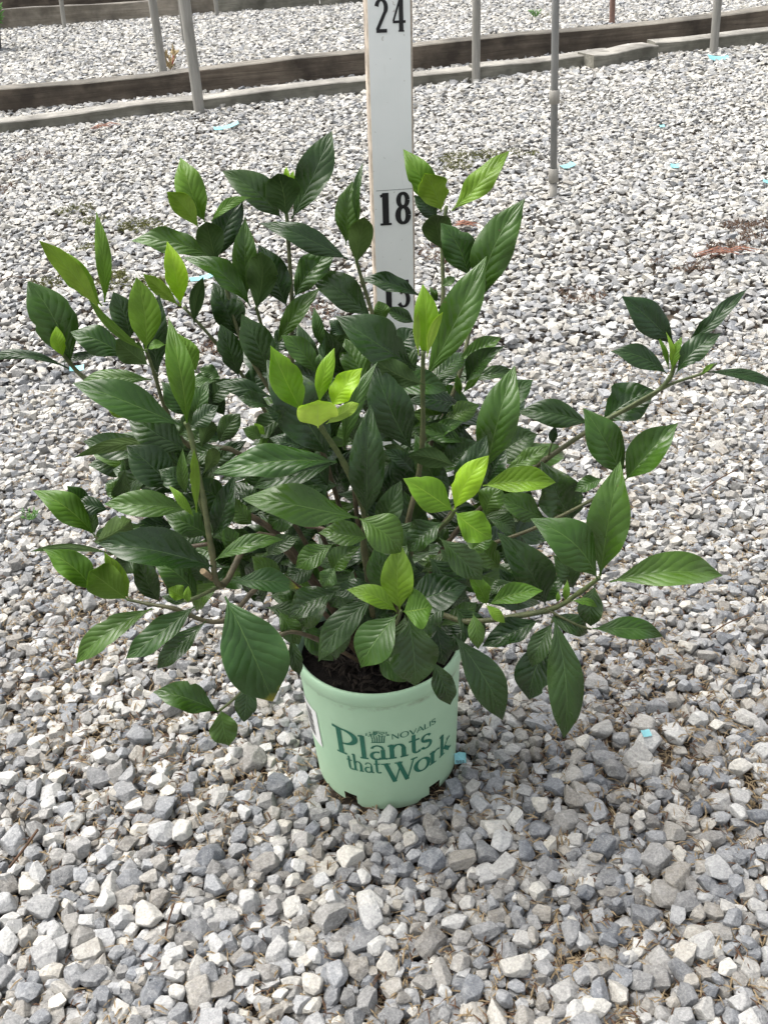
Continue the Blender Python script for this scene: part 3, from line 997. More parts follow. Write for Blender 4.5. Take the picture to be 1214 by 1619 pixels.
# white barcode sticker on the left wall
V, F = [], []
ribbon(V, F, [(A_(-80) + i * (A_(-56) - A_(-80)) / 8, .078 * ZS, .044) for i in range(9)], lambda gx, gy, off: wrap(gx, gy, off), .0002)
stc = pyd('sticker', V, F, M['white'], pot, tuple(POTC))
V, F = [], []
for k_ in range(14):
    zz = .062 * ZS + k_ * .0024
    ribbon(V, F, seg(A_(-75), zz, A_(-63), zz, .0006 + .0011 * (k_ * 7 % 3) / 2), lambda gx, gy, off: wrap(gx, gy, off), .0005)
pyd('barcode', V, F, M['blackink'], stc, tuple(POTC))

# potting mix
bm = bmesh.new()
NR, NSX = 12, 48
rs = POT_R1 - .0046
grid = []
for i in range(NR + 1):
    ring = []
    for k in range(NSX):
        t = 2 * math.pi * k / NSX
        r_ = rs * i / NR
        x, y = r_ * math.cos(t), r_ * math.sin(t)
        z = POT_H - .017 + .004 * noise.noise(Vector((x * 60, y * 60, 0))) + .003 * noise.noise(Vector((x * 200, y * 200, 4)))
        ring.append(bm.verts.new((x, y, z)))
    grid.append(ring)
for i in range(NR):
    for k in range(NSX):
        k2 = (k + 1) % NSX
        try: bm.faces.new((grid[i][k], grid[i + 1][k], grid[i + 1][k2], grid[i][k2]))
        except ValueError: pass
bmesh.ops.remove_doubles(bm, verts=bm.verts[:], dist=1e-5)
bm_obj('potting_mix', bm, M['potsoil'], plant, tuple(POTC), smooth=True)
it = []
for i in range(420):
    t = random.uniform(0, 6.283); q = math.sqrt(random.random()) * rs * .80
    a = random.uniform(0, 6.283)
    it.append((Vector((POTC.x + q * math.cos(t), POTC.y + q * math.sin(t), POT_H - .016 + random.uniform(0, .004))), Vector((math.cos(a), math.sin(a), random.uniform(-.3, .5))), random.uniform(.004, .016), random.uniform(.001, .005), UP))
bk = blades('bark_chips', it, M['bark'], plant)

# ------------------------------------------------------------------ stems
def catmull(pts, n=6):
    out = []
    for i in range(len(pts) - 1):
        p0 = pts[max(i - 1, 0)]; p1 = pts[i]; p2 = pts[i + 1]; p3 = pts[min(i + 2, len(pts) - 1)]
        for k in range(n):
            t = k / n
            out.append(.5 * ((2 * p1) + (p2 - p0) * t + (2 * p0 - 5 * p1 + 4 * p2 - p3) * t * t + (3 * p1 - p0 - 3 * p2 + p3) * t ** 3))
    out.append(pts[-1])
    return out
ROOT = Vector((POTC.x, POTC.y, POT_H - .022))
def stem(pl, r0, r1, age0, age1, root=None):
    pts = [atY(*q) for q in pl]
    if root is not None:
        pts = [ROOT + Vector(root)] + pts
    sp = catmull(pts)
    n = len(sp)
    rad = [.80 * (r0 + (r1 - r0) * (i / (n - 1))) for i in range(n)]
    # swollen nodes
    rad = [q * (1.0 + (.22 if (i % 6 == 0 and 0 < i < n - 1) else 0)) for i, q in enumerate(rad)]
    V, F = tube_bm([p - POTC for p in sp], rad, 8)
    o = pyd('stem', V, F, M['stem'], plant, tuple(POTC), smooth=True)
    at = o.data.attributes.new('age', 'FLOAT', 'POINT')
    vals = []
    for i in range(n):
        t = i / (n - 1)
        vals += [max(0, min(1, age0 + (age1 - age0) * t))] * 8
    at.data.foreach_set('value', vals)
    return o
ST = [
 # polyline (px, py, Y) from low to high
 ([(455, 862, .665), (365, 800, .66), (338, 905, .60)][:2] + [(300, 760, .66), (210, 650, .68), (135, 598, .69), (112, 575, .69), (98, 558, .685)], .0036, .0016, 1, 0, (-.012, 0, 0)),
 ([(430, 850, .63), (352, 925, .575), (335, 870, .575), (322, 790, .585), (302, 690, .60), (294, 668, .60)], .0034, .0020, 1, -.2, (-.008, -.01, 0)),
 ([(330, 830, .59), (318, 800, .585), (308, 765, .585)], .0016, .0012, .2, 0, None),
 ([(410, 745, .66), (300, 705, .66), (262, 645, .66), (246, 595, .66), (231, 552, .66)], .0026, .0015, .8, 0, (-.01, .006, 0)),
 ([(470, 760, .70), (440, 690, .71), (395, 610, .72), (340, 540, .72), (290, 485, .72)], .0026, .0013, .9, 0, (-.004, .008, 0)),
 ([(490, 740, .715), (440, 640, .73), (385, 545, .745), (362, 470, .755), (344, 410, .76)], .0026, .0015, .9, 0, (-.002, .01, 0)),
 ([(500, 740, .72), (445, 630, .73), (418, 530, .74), (405, 485, .74)], .0023, .0015, .9, 0, (0, .01, 0)),
 ([(515, 730, .73), (466, 600, .75), (462, 480, .765), (456, 380, .775), (453, 335, .78)], .0026, .0017, .9, 0, (.002, .012, 0)),
 ([(560, 760, .71), (618, 600, .745), (590, 500, .765), (573, 445, .77), (563, 410, .77)], .0026, .0016, .9, 0, (.004, .01, 0)),
 ([(576, 870, .62), (577, 815, .60), (545, 735, .585), (508, 676, .57), (503, 664, .565)], .0030, .0021, .5, -.2, (0, -.012, 0)),
 ([(640, 850, .65), (660, 760, .66), (668, 690, .665), (668, 610, .67), (669, 555, .67)], .0030, .0019, .8, -.1, (.004, -.006, 0)),
 ([(640, 800, .73), (672, 700, .76), (690, 580, .79), (700, 480, .82), (699, 380, .84), (706, 325, .85)], .0030, .0019, 1, -.2, (.008, .01, 0)),
 ([(640, 800, .71), (670, 725, .72), (705, 650, .735), (728, 585, .75), (745, 510, .77), (754, 470, .775)], .0029, .0018, 1, 0, (.01, .008, 0)),
 ([(700, 870, .69), (770, 795, .70), (860, 728, .71), (950, 668, .715), (1025, 628, .72), (1058, 598, .72), (1066, 570, .72)], .0030, .0022, 1, -.3, (.012, .004, 0)),
 ([(950, 668, .714), (1050, 612, .72), (1110, 590, .72), (1133, 574, .72)], .0019, .0010, .1, 0, None),
 ([(690, 890, .67), (770, 862, .66), (850, 833, .655), (930, 793, .65), (987, 758, .65)], .0024, .0013, 1, .1, (.014, 0, 0)),
 ([(680, 975, .62), (745, 983, .59), (865, 965, .585), (918, 935, .58), (947, 913, .575)], .0030, .0019, .6, -.2, (.014, -.006, 0)),
 ([(650, 870, .63), (690, 840, .60), (712, 818, .585), (719, 806, .575)], .0026, .0017, .4, -.1, (.008, -.012, 0)),
 ([(600, 990, .62), (625, 985, .575), (634, 966, .56)], .0024, .0015, .5, 0, (.002, -.014, 0)),
 ([(450, 915, .60), (352, 982, .58), (275, 962, .58), (235, 955, .585), (202, 948, .59)], .0028, .0013, 1, .2, (-.012, -.008, 0)),
 ([(500, 1010, .60), (446, 1003, .585), (410, 1060, .575), (378, 1098, .57), (347, 1124, .57)], .0024, .0012, 1, 0, (-.01, -.012, 0)),
 ([(352, 925, .575), (310, 945, .56), (292, 950, .56)], .0018, .0012, .2, 0, None),
 ([(745, 985, .59), (865, 965, .585), (872, 985, .58)], .0014, .0012, .2, 0, None),
 ([(330, 860, .62), (240, 870, .635), (175, 862, .645), (150, 848, .65)], .0020, .0012, .9, .2, None),
 ([(930, 793, .65), (955, 775, .65)], .0012, .001, .3, 0, None),
 ([(540, 860, .64), (480, 830, .655), (494, 800, .66)], .0020, .0014, 1, .8, (0, .004, 0)),
 ([(750, 760, .70), (690, 840, .68)], .0015, .0015, .6, .6, None),
 ([(865, 728, .71), (872, 700, .71)], .001, .0008, .4, 0, None),
 ([(862, 962, .585), (905, 985, .575), (934, 995, .575)], .0012, .001, .4, .1, None),
]
for s_ in ST: stem(s_[0], s_[1], s_[2], s_[3], s_[4], s_[5])
# pruned stub on the left shoot
stub = tube('pruned_stub', [atY(336, 915, .572), atY(321, 903, .560)], [.0019, .0021], M['straw'], plant, 10)

# ------------------------------------------------------------------ leaves
TOPM = {'D': 'leafD', 'G': 'leafG', 'L': 'leafL', 'Y': 'leafY', 'T': 'leafT'}
UNDM = {'D': 'undD', 'G': 'undD', 'L': 'undL', 'Y': 'undY', 'T': 'undD'}
LR = random.Random(77)
NLEAF = [0]
def leaf_world(B, T, width, n, kind, arch, fold, side=0.0, nu=18, nv=8, ragged=0.0):
    r = LR
    a = T - B
    L = a.length
    ah = a / L
    n = (n - ah * n.dot(ah)).normalized()
    s = ah.cross(n).normalized()
    phs = [r.uniform(0, 6.28) for _ in range(4)]
    wa = r.uniform(.08, .34); wf = r.uniform(8, 15); crl = r.uniform(-.18, .30)
    notch = []
    if r.random() < .40 + ragged:
        for _ in range(r.randint(1, 2)):
            notch.append((r.choice((-1, 1)), r.uniform(.3, .88), r.uniform(.015, .05), r.uniform(.08, .3)))
    tipx = r.uniform(.0, .45)
    skew = r.uniform(.92, 1.12); shp = r.uniform(.74, .98); acu = r.uniform(.2, .5)
    V, UVs = [], []
    for i in range(nu + 1):
        u = i / nu
        t = max(0.0, (u - .045) / .955)
        p = math.sin(math.pi * t ** skew) ** shp if 0 < t < 1 else 0.0
        if t < .3: p *= .72 + .28 * (t / .3)
        if t > .78: p *= 1 - acu * ((t - .78) / .22) ** 1.3
        hw_ = max(width * .5 * p, L * .010 if u < .5 else L * .001)
        ac = 4 * u * (1 - u)
        droop = -max(0, u - .55) ** 2 * tipx * 2.2
        c = a * u + n * (arch * L * ac * (1 if True else 0) + droop * L) + s * (side * L * ac)
        tw = math.sin(phs[0] + u * 2.2) * .10
        for j in range(nv + 1):
            v = -1 + 2 * j / nv
            h = hw_
            for (sg, uc, sw, dp) in notch:
                if sg * v > 0: h *= 1 - dp * math.exp(-((u - uc) / sw) ** 2)
            av = abs(v)
            z = math.sin(fold) * av * h * (1 - .25 * av) + wa * h * av ** 2 * math.sin(u * wf + phs[1] + (1.7 if v > 0 else 0)) + tw * v * h - crl * h * av ** 3
            q = c + s * (v * h * math.cos(fold * .8)) + n * z
            V.append(q)
            UVs.append((.5 + v * .5, u))
    F, FI = [], []
    W_ = nv + 1
    nb = len(V)
    V2 = [q - n * .00035 for q in V]
    for i in range(nu):
        for j in range(nv):
            q = (i * W_ + j, i * W_ + j + 1, (i + 1) * W_ + j + 1, (i + 1) * W_ + j)
            F.append(q[::-1] if False else q); FI.append(0)
    # orient the upper sheet along n
    fn = (V[F[0 + nv * (nu // 2)][1]] - V[F[nv * (nu // 2)][0]]).cross(V[F[nv * (nu // 2)][3]] - V[F[nv * (nu // 2)][0]])
    if fn.dot(n) < 0: F = [q[::-1] for q in F]
    F2 = [tuple(k_ + nb for k_ in q[::-1]) for q in F]
    me = bpy.data.meshes.new('leaf')
    me.from_pydata([tuple(q) for q in V + V2], [], F + F2)
    nf = len(F)
    me.polygons.foreach_set('material_index', [0] * nf + [1] * nf)
    me.polygons.foreach_set('use_smooth', [True] * (2 * nf))
    uvl = me.uv_layers.new(name='UVMap')
    UU = UVs + UVs
    li = [0] * len(me.loops)
    me.loops.foreach_get('vertex_index', li)
    uvl.data.foreach_set('uv', [x for k_ in li for x in UU[k_]])
    me.update()
    me.materials.append(M[TOPM[kind]]); me.materials.append(M[UNDM[kind]])
    o = bpy.data.objects.new('leaf', me)
    COL.objects.link(o)
    o.location = B
    o.parent = plant
    o.matrix_parent_inverse = Matrix.Translation(-POTC)
    if kind == 'Y': o['label'] = 'young lime green leaf'
    if kind == 'T': o['label'] = 'green leaf with a yellowed tip'
    NLEAF[0] += 1
    return o
def leaf(bx, by, tx, ty, wpx, Y, kind='D', dY=None, arch=None, roll=0.0, fold=None, side=0.0, k=.55, ragged=0.0):
    und = kind.startswith('u')
    kd = kind[-1]
    if kd == 'D' and LR.random() < .24: kd = 'G'
    wpx *= .95
    B = atY(bx, by, Y)
    dp = depth(B)
    if dY is None:
        dv = (ty - by) / FPX * dp
        dY = -dv * .45 if dv > 0 else -dv * .12
        if und and dv < 0: dY = dv * .25
    T = atY(tx, ty, Y + dY)
    a = (T - B)
    if a.length < 1e-5: return
    mid = (B + T) / 2
    vw = (CAM - mid).normalized()
    f = vw + UP * (k if not und else -.1)
    ah = a.normalized()
    f = (f - ah * f.dot(ah)).normalized()
    f = Matrix.Rotation(R(roll), 3, ah) @ f
    vp = (vw - ah * vw.dot(ah)).normalized()
    facing = max(.45, abs(f.dot(vp)))
    if fold is None: fold = R(LR.uniform(8, 38))
    if arch is None: arch = LR.uniform(.03, .14)
    if side == 0.0: side = LR.uniform(-.07, .07)
    wid = wpx * dp / FPX / (facing * math.cos(fold * .8))
    n = -f if und else f
    return leaf_world(B, T, wid, n, kd, arch if not und else LR.uniform(.0, .05), fold, side, ragged=ragged)

LV = [
 # --- upper left shoots
 (160,492,62,380,34,.655,'uL'), (162,484,78,384,40,.668,'L'), (166,478,152,337,25,.672,'L'), (233,556,140,472,15,.645,'uL'), (231,552,216,438,52,.648,'L'),
 (113,577,46,445,70,.692,'D'), (101,563,90,517,25,.684,'Y'), (110,583,-30,566,17,.688,'D'), (200,566,112,524,46,.672,'D'), (236,578,184,536,44,.655,'uG'),
 (168,556,96,572,13,.70,'D'), (240,600,126,598,30,.652,'G'), (288,673,116,602,58,.61,'G'), (206,540,180,462,44,.70,'D'), (200,540,190,470,30,.71,'G'),
 # --- second shoot
 (325,352,288,250,48,.762,'L'), (315,362,262,300,36,.752,'uL'), (334,350,392,308,17,.752,'L'), (344,408,382,312,46,.775,'D'), (342,416,325,347,46,.745,'uG'),
 (336,407,207,376,40,.765,'D'), (397,486,293,402,38,.735,'D'), (286,484,265,383,37,.712,'Y'), (284,484,226,432,24,.708,'uL'), (307,512,322,435,24,.715,'uG'),
 (378,535,340,448,54,.752,'D'), (391,470,387,345,42,.765,'G'), (404,490,412,398,52,.735,'uG'), (454,486,412,388,50,.758,'D'),
 (461,346,522,207,54,.795,'D'), (452,343,438,270,58,.768,'uG'), (446,346,352,270,52,.787,'D'), (455,290,453,264,10,.785,'Y'), (461,295,464,270,9,.783,'Y'),
 (550,410,414,345,38,.765,'D'), (547,388,556,287,42,.785,'D'), (565,350,573,258,14,.778,'G'), (563,418,577,337,40,.758,'uG'), (465,472,533,393,46,.785,'D'), (438,545,502,455,32,.758,'D'),
 (588,502,493,428,54,.776,'D'), (665,468,570,438,30,.80,'D'), (608,508,598,476,27,.75,'G'), (655,510,610,488,24,.81,'D'),
 # --- tall right shoot by the stake
 (698,328,643,235,42,.855,'L'), (698,335,671,272,52,.842,'uL'), (714,333,803,235,40,.858,'L'), (692,350,655,310,34,.868,'D'), (699,396,684,333,50,.832,'uG'),
 (740,437,699,353,54,.79,'G'), (757,480,827,314,64,.785,'G'), (750,486,758,428,30,.770,'uG'), (672,600,765,405,62,.70,'D'), (687,477,680,453,9,.82,'G'), (690,478,689,456,9,.82,'G'), (699,452,719,438,16,.81,'G'),
 (668,566,668,452,42,.672,'Y'), (662,562,660,489,12,.655,'uY'), (675,564,701,489,15,.655,'uY'),
 # --- left mid
 (250,596,251,468,42,.685,'D'), (296,671,268,510,44,.60,'L'), (312,588,284,528,38,.63,'L'), (262,545,234,550,15,.62,'L'), (302,660,258,603,42,.64,'D'), (342,602,294,603,18,.66,'D'),
 (246,706,132,697,46,.655,'D'), (252,702,122,721,22,.648,'uG'), (297,712,206,654,64,.625,'D'), (203,662,168,637,20,.66,'L'), (292,738,230,722,36,.64,'D'), (275,772,204,704,66,.595,'D'),
 (297,780,253,742,42,.585,'D'), (311,810,307,708,16,.565,'uL'), (294,780,289,712,19,.578,'G'), (306,816,271,769,15,.56,'L'), (302,676,343,641,36,.625,'D'), (301,672,326,604,32,.64,'D'), (318,708,337,662,28,.63,'uG'), (322,748,341,702,24,.62,'uG'),
 # --- behind centre left
 (378,597,349,513,40,.71,'D'), (430,598,384,498,54,.70,'D'), (432,628,342,602,30,.68,'D'), (348,596,316,582,24,.69,'D'), (520,722,430,572,84,.60,'D'), (502,592,445,530,38,.66,'G'), (506,592,474,514,34,.67,'D'), (508,548,497,488,20,.71,'G'),
 (520,562,549,500,32,.72,'uG'), (545,528,522,506,26,.70,'D'), (540,545,560,505,20,.74,'D'),
 # --- lime rosette in the middle
 (478,652,429,547,52,.562,'Y'), (505,637,526,553,28,.565,'Y'), (524,642,568,582,42,.56,'Y'), (503,676,503,628,68,.545,'uY'), (516,670,571,634,22,.545,'uY'), (506,582,505,560,15,.64,'G'),
 (532,730,337,748,54,.575,'G'), (530,732,398,768,44,.60,'D'), (346,702,379,654,36,.66,'D'), (428,644,376,628,26,.67,'D'), (401,668,419,687,13,.67,'Y'), (415,694,384,677,23,.66,'D'), (484,708,428,690,30,.63,'D'), (470,668,420,640,30,.68,'D'),
 # --- centre
 (657,582,533,498,70,.672,'D'), (670,608,597,572,42,.655,'uG'), (652,712,595,578,70,.64,'D'), (545,712,594,574,28,.61,'G'), (580,816,584,650,58,.588,'D'), (655,748,608,711,24,.65,'D'), (650,722,604,704,18,.66,'uG'),
 (720,738,642,720,34,.63,'uG'), (722,792,769,688,50,.60,'D'), (768,742,809,584,64,.635,'G'), (724,568,791,532,30,.74,'G'), (728,596,819,584,24,.75,'D'), (690,618,727,586,20,.75,'D'), (728,626,722,592,13,.735,'L'), (730,622,761,576,14,.735,'L'),
 (699,662,757,638,34,.725,'D'), (670,702,731,664,26,.70,'G'), (720,558,699,533,26,.76,'D'), (560,700,548,640,34,.64,'D'), (600,660,570,610,40,.66,'D'), (640,640,690,600,40,.74,'D'), (620,760,660,700,40,.70,'D'), (690,760,660,690,44,.69,'D'),
 # --- right branch
 (932,670,819,648,44,.718,'D'), (785,724,848,684,54,.70,'D'), (873,702,877,674,15,.71,'D'), (798,742,866,704,30,.685,'G'), (763,768,879,760,42,.625,'L'), (772,762,800,712,42,.65,'D'), (768,815,790,768,46,.65,'G'),
 (863,820,788,782,44,.68,'D'), (905,828,862,735,72,.69,'D'), (1067,547,983,468,50,.725,'D'), (1082,547,1178,453,25,.73,'D'), (1054,591,970,553,38,.712,'D'), (1067,592,1139,527,38,.708,'D'), (950,668,1034,616,66,.73,'D'),
 (1118,588,1240,616,19,.72,'D'), (986,757,930,650,60,.652,'G'), (987,760,1066,668,58,.648,'G'), (1056,583,1040,532,9,.715,'L'), (1062,586,1054,528,9,.712,'L'), (1062,586,1076,534,18,.71,'L'), (1108,592,1128,574,8,.718,'L'),
 # --- lower right
 (948,911,977,740,68,.577,'G'), (944,916,854,823,72,.562,'G'), (964,920,1142,910,60,.570,'G'), (952,757,908,776,26,.66,'G'), (862,957,793,846,64,.598,'D'), (771,820,818,842,30,.64,'D'), (772,956,858,934,34,.572,'L'),
 (906,932,878,880,38,.60,'D'), (862,952,888,908,38,.605,'D'), (903,950,946,958,13,.57,'L'), (893,950,896,920,12,.575,'L'), (880,952,882,936,8,.572,'L'), (940,925,933,992,42,.585,'D'), (936,994,1053,1001,36,.572,'G'),
 (868,975,934,998,36,.582,'D'), (875,976,892,1173,60,.55,'D'), (868,1002,833,1110,62,.572,'D'), (872,985,838,1057,38,.562,'D'), (852,980,761,1020,44,.582,'D'), (716,1003,796,1140,60,.562,'D'), (748,970,756,1027,28,.55,'G'),
 (769,956,742,905,28,.565,'L'), (768,955,799,985,18,.555,'L'), (812,920,768,938,22,.61,'D'), (745,930,700,870,40,.64,'D'), (790,900,740,850,44,.65,'D'), (830,900,800,840,44,.66,'D'), (840,800,800,760,36,.70,'D'),
 # --- lime rosette over the pot, right
 (717,808,640,756,54,.565,'Y'), (718,806,768,722,46,.568,'Y'), (720,810,778,851,52,.565,'Y'), (745,868,778,845,28,.62,'G'), (694,850,762,917,50,.575,'D'), (702,825,643,872,48,.59,'D'), (678,880,738,944,50,.595,'D'),
 (632,964,632,866,54,.548,'L'), (627,967,554,930,34,.545,'L'), (637,967,683,958,64,.54,'L'), (628,971,567,1056,70,.54,'G'), (640,956,737,925,66,.572,'D'), (646,976,656,1086,84,.552,'D'), (686,1046,713,1116,38,.565,'D'), (640,972,628,1035,34,.56,'D'),
 # --- centre, below
 (568,820,636,872,66,.560,'G'), (566,819,386,780,64,.568,'D'), (584,850,505,838,42,.59,'D'), (527,860,465,896,40,.60,'G'), (524,906,566,864,38,.585,'G'), (530,896,508,929,32,.58,'G'), (616,950,594,868,48,.585,'D'), (592,925,529,941,34,.59,'D'), (537,935,454,976,50,.59,'D'), (592,945,501,1046,46,.575,'D'),
 # --- lower left
 (356,943,432,1110,108,.512,'T'), (392,1083,386,1142,38,.565,'D'), (346,1126,246,1090,50,.57,'G'), (350,1122,363,1181,48,.565,'G'), (460,1003,475,1069,24,.60,'D'), (368,920,473,926,38,.565,'T'), (336,896,154,858,66,.57,'D'), (340,886,448,852,30,.57,'G'), (335,852,366,754,40,.60,'D'),
 (332,848,262,812,46,.60,'D'), (306,806,165,796,44,.582,'G'), (151,848,58,773,46,.648,'L'), (143,806,107,768,30,.665,'D'), (172,806,112,797,32,.66,'D'), (197,787,168,764,32,.655,'G'), (203,788,193,727,16,.66,'D'), (150,845,143,800,20,.67,'D'), (150,857,212,818,42,.64,'uG'), (178,876,48,872,13,.655,'uG'), (212,872,194,908,36,.63,'D'),
 (152,938,72,868,48,.592,'L'), (203,949,137,898,58,.578,'uL'), (204,946,166,874,32,.59,'L'), (253,952,216,868,38,.60,'D'), (241,962,117,1049,44,.575,'D'), (309,958,199,1041,44,.565,'G'), (326,982,247,1057,36,.575,'D'), (312,946,248,888,50,.59,'D'), (291,946,267,930,27,.55,'L'), (298,954,298,927,13,.545,'L'), (300,950,256,942,18,.565,'D'),
 (645,805,622,700,46,.69,'D'), (610,800,642,715,44,.70,'D'), (600,845,632,762,44,.66,'D'), (655,860,640,780,46,.67,'D'), (440,965,475,1020,36,.60,'D'), (525,925,470,1000,52,.62,'D'), (560,955,528,1046,46,.605,'D'), (690,985,702,1052,42,.60,'D'), (590,1035,642,1078,44,.60,'D'), (480,985,530,1045,40,.63,'D'), (705,955,655,1005,44,.60,'D'), (560,900,520,960,50,.62,'D'), (610,990,560,1020,46,.61,'D'), (660,900,600,880,50,.62,'D'), (720,960,770,1010,40,.60,'D'),
 (745,985,700,1030,38,.61,'D'), (500,890,450,920,40,.64,'D'), (480,800,420,830,44,.67,'D'), (470,760,400,800,44,.68,'D'), (620,830,680,870,46,.63,'D'), (650,860,600,930,48,.60,'D'), (460,650,400,690,40,.70,'D'), (520,770,470,720,44,.68,'D'), (560,640,520,600,40,.70,'D'), (620,560,660,520,44,.74,'D'), (700,740,760,700,44,.69,'D'), (620,700,590,650,44,.70,'D'), (400,600,440,540,40,.74,'D'), (330,640,370,600,36,.70,'D'), (740,900,800,870,40,.66,'D'), (820,960,790,900,38,.62,'D'), (430,560,470,520,34,.76,'D'), (560,560,520,530,38,.76,'D'), (280,690,330,650,36,.66,'D'), (230,760,180,740,36,.68,'D'), (260,820,220,780,40,.66,'D'), (250,920,200,880,40,.64,'D'), (420,960,500,985,40,.62,'D'), (440,930,400,880,40,.62,'D'), (480,960,430,940,30,.63,'D'), (350,760,400,740,30,.63,'D'), (400,830,350,790,36,.64,'D'), (385,880,355,830,34,.62,'D'), (330,920,290,870,44,.60,'D'), (420,880,470,850,30,.62,'D'),
]
for L_ in LV:
    leaf(*L_)
# inner foliage on the hidden side of the crown and low round the trunk
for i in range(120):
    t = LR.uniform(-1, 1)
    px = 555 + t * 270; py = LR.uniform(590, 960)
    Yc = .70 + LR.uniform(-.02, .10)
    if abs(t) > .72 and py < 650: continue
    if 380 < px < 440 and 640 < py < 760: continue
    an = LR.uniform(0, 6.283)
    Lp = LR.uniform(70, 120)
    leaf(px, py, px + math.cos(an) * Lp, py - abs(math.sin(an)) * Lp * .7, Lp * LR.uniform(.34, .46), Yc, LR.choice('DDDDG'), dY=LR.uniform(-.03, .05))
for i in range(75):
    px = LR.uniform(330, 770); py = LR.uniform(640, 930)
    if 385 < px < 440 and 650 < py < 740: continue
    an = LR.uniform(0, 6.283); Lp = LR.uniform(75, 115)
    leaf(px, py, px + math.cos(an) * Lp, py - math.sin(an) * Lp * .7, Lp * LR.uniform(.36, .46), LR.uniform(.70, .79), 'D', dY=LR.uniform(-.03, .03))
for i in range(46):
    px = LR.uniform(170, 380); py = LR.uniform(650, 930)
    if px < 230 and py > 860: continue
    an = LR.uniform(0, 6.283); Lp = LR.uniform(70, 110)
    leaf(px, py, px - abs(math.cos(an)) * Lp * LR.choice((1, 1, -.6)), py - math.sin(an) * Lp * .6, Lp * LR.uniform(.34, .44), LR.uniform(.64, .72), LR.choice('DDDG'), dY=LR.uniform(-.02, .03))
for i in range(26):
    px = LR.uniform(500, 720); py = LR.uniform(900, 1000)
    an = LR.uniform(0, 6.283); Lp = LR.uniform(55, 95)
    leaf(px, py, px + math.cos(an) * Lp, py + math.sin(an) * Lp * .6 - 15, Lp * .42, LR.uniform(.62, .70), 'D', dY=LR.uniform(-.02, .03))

# ------------------------------------------------------------------ tags and scraps
def tag_strip(px, py, Lx, ang, wd, label, Z=.010, curl=.15):
    c = atZ(px, py, Z)
    k = depth(c) / FPX
    L = Lx * k
    V, F = [], []
    n = 8
    for i in range(n + 1):
        t = i / n - .5
        z = curl * L * (t * t * 2 - .1)
        for s_, th in ((-1, 0), (1, 0), (1, -.0006), (-1, -.0006)):
            V.append(Vector((t * L, s_ * wd / 2, z + th)))
    for i in range(n):
        b = i * 4
        for q in range(4):
            F.append((b + q, b + (q + 1) % 4, b + 4 + (q + 1) % 4, b + 4 + q))
    F.append((0, 1, 2, 3)); F.append(tuple(n * 4 + q for q in (3, 2, 1, 0)))
    o = pyd('plastic_tag', V, F, M['tag'], None, tuple(c))
    o.rotation_euler = (R(LR.uniform(8, 25)), R(LR.uniform(-8, 8)), R(ang))
    tag(o, label, 'plastic tag', 'cyan plastic tags lying on the gravel')
    return o
tag_strip(358, 200, 40, 14, .022, 'long cyan tag lying near the foot of the stout leaning pole')
tag_strip(897, 262, 24, 30, .020, 'slanting cyan tag lying beside the foot of the jointed pipe')
tag_strip(1066, 262, 13, -10, .016, 'small cyan tag scrap alone on open gravel, right of the jointed pipe')
tag_strip(1212, 288, 12, 70, .020, 'upright cyan tag scrap on open gravel beyond the dried frond')
tag_strip(322, 438, 44, 20, .012, 'long narrow cyan tag lying on the gravel behind the shrub')
tag_strip(122, 582, 22, 8, .012, 'cyan tag end under the dark leaf of the low left shoot')
tag_strip(1021, 1159, 15, 15, .007, 'tiny cyan tag scrap between grey stones, right of the hanging leaf', .012)
tag_strip(1135, 92, 34, 3, .03, 'pale cyan tag lying beside the low plank near the far pole')
tag_strip(1046, 199, 8, 0, .014, 'very small cyan scrap far out on the gravel')
# bent tag beside the pot with clipped black print
c = atZ(727, 1198, .012)
bmx = bmesh.new()
k = depth(c) / FPX
hw_, hh_ = 9 * k, 9.5 * k
rx_ = (_r - UP * _r.dot(UP) * .3).normalized(); uz_ = (UP * .8 + _f * .5).normalized()
fr_ = rx_.cross(uz_).normalized()
if fr_.dot(CAM - c) < 0: fr_ = -fr_
vv = []
for (sx_, sy_) in ((-1, -1), (1, -.8), (1.05, .85), (0, .98), (-1, .7)):
    vv.append(bmx.verts.new(rx_ * hw_ * sx_ + uz_ * hh_ * sy_ + fr_ * .002 * (sx_ ** 2)))
fc = bmx.faces.new(vv)
ex = bmesh.ops.extrude_face_region(bmx, geom=[fc])
bmesh.ops.translate(bmx, vec=-fr_ * .0006, verts=[q for q in ex['geom'] if isinstance(q, bmesh.types.BMVert)])
bmesh.ops.recalc_face_normals(bmx, faces=bmx.faces[:])
tg = bm_obj('plastic_tag', bmx, M['tag'], None, tuple(c))
tag(tg, 'square bent cyan tag with black print standing beside the mint pot', 'plastic tag', 'cyan plastic tags lying on the gravel')
V, F = [], []
for q, gch in enumerate('nnn'):
    st, adv = gl_n()
    for k_, s_ in enumerate(st):
        ribbon(V, F, s_, lambda gx, gy, off: rx_ * hw_ * (-.75 + q * .55 + gx * .75) + uz_ * hh_ * (-.85 + gy * .8) + fr_ * (.0026 + off), k_ * .00003)
pyd('lettering', V, F, M['blackink'], tg, tuple(c))

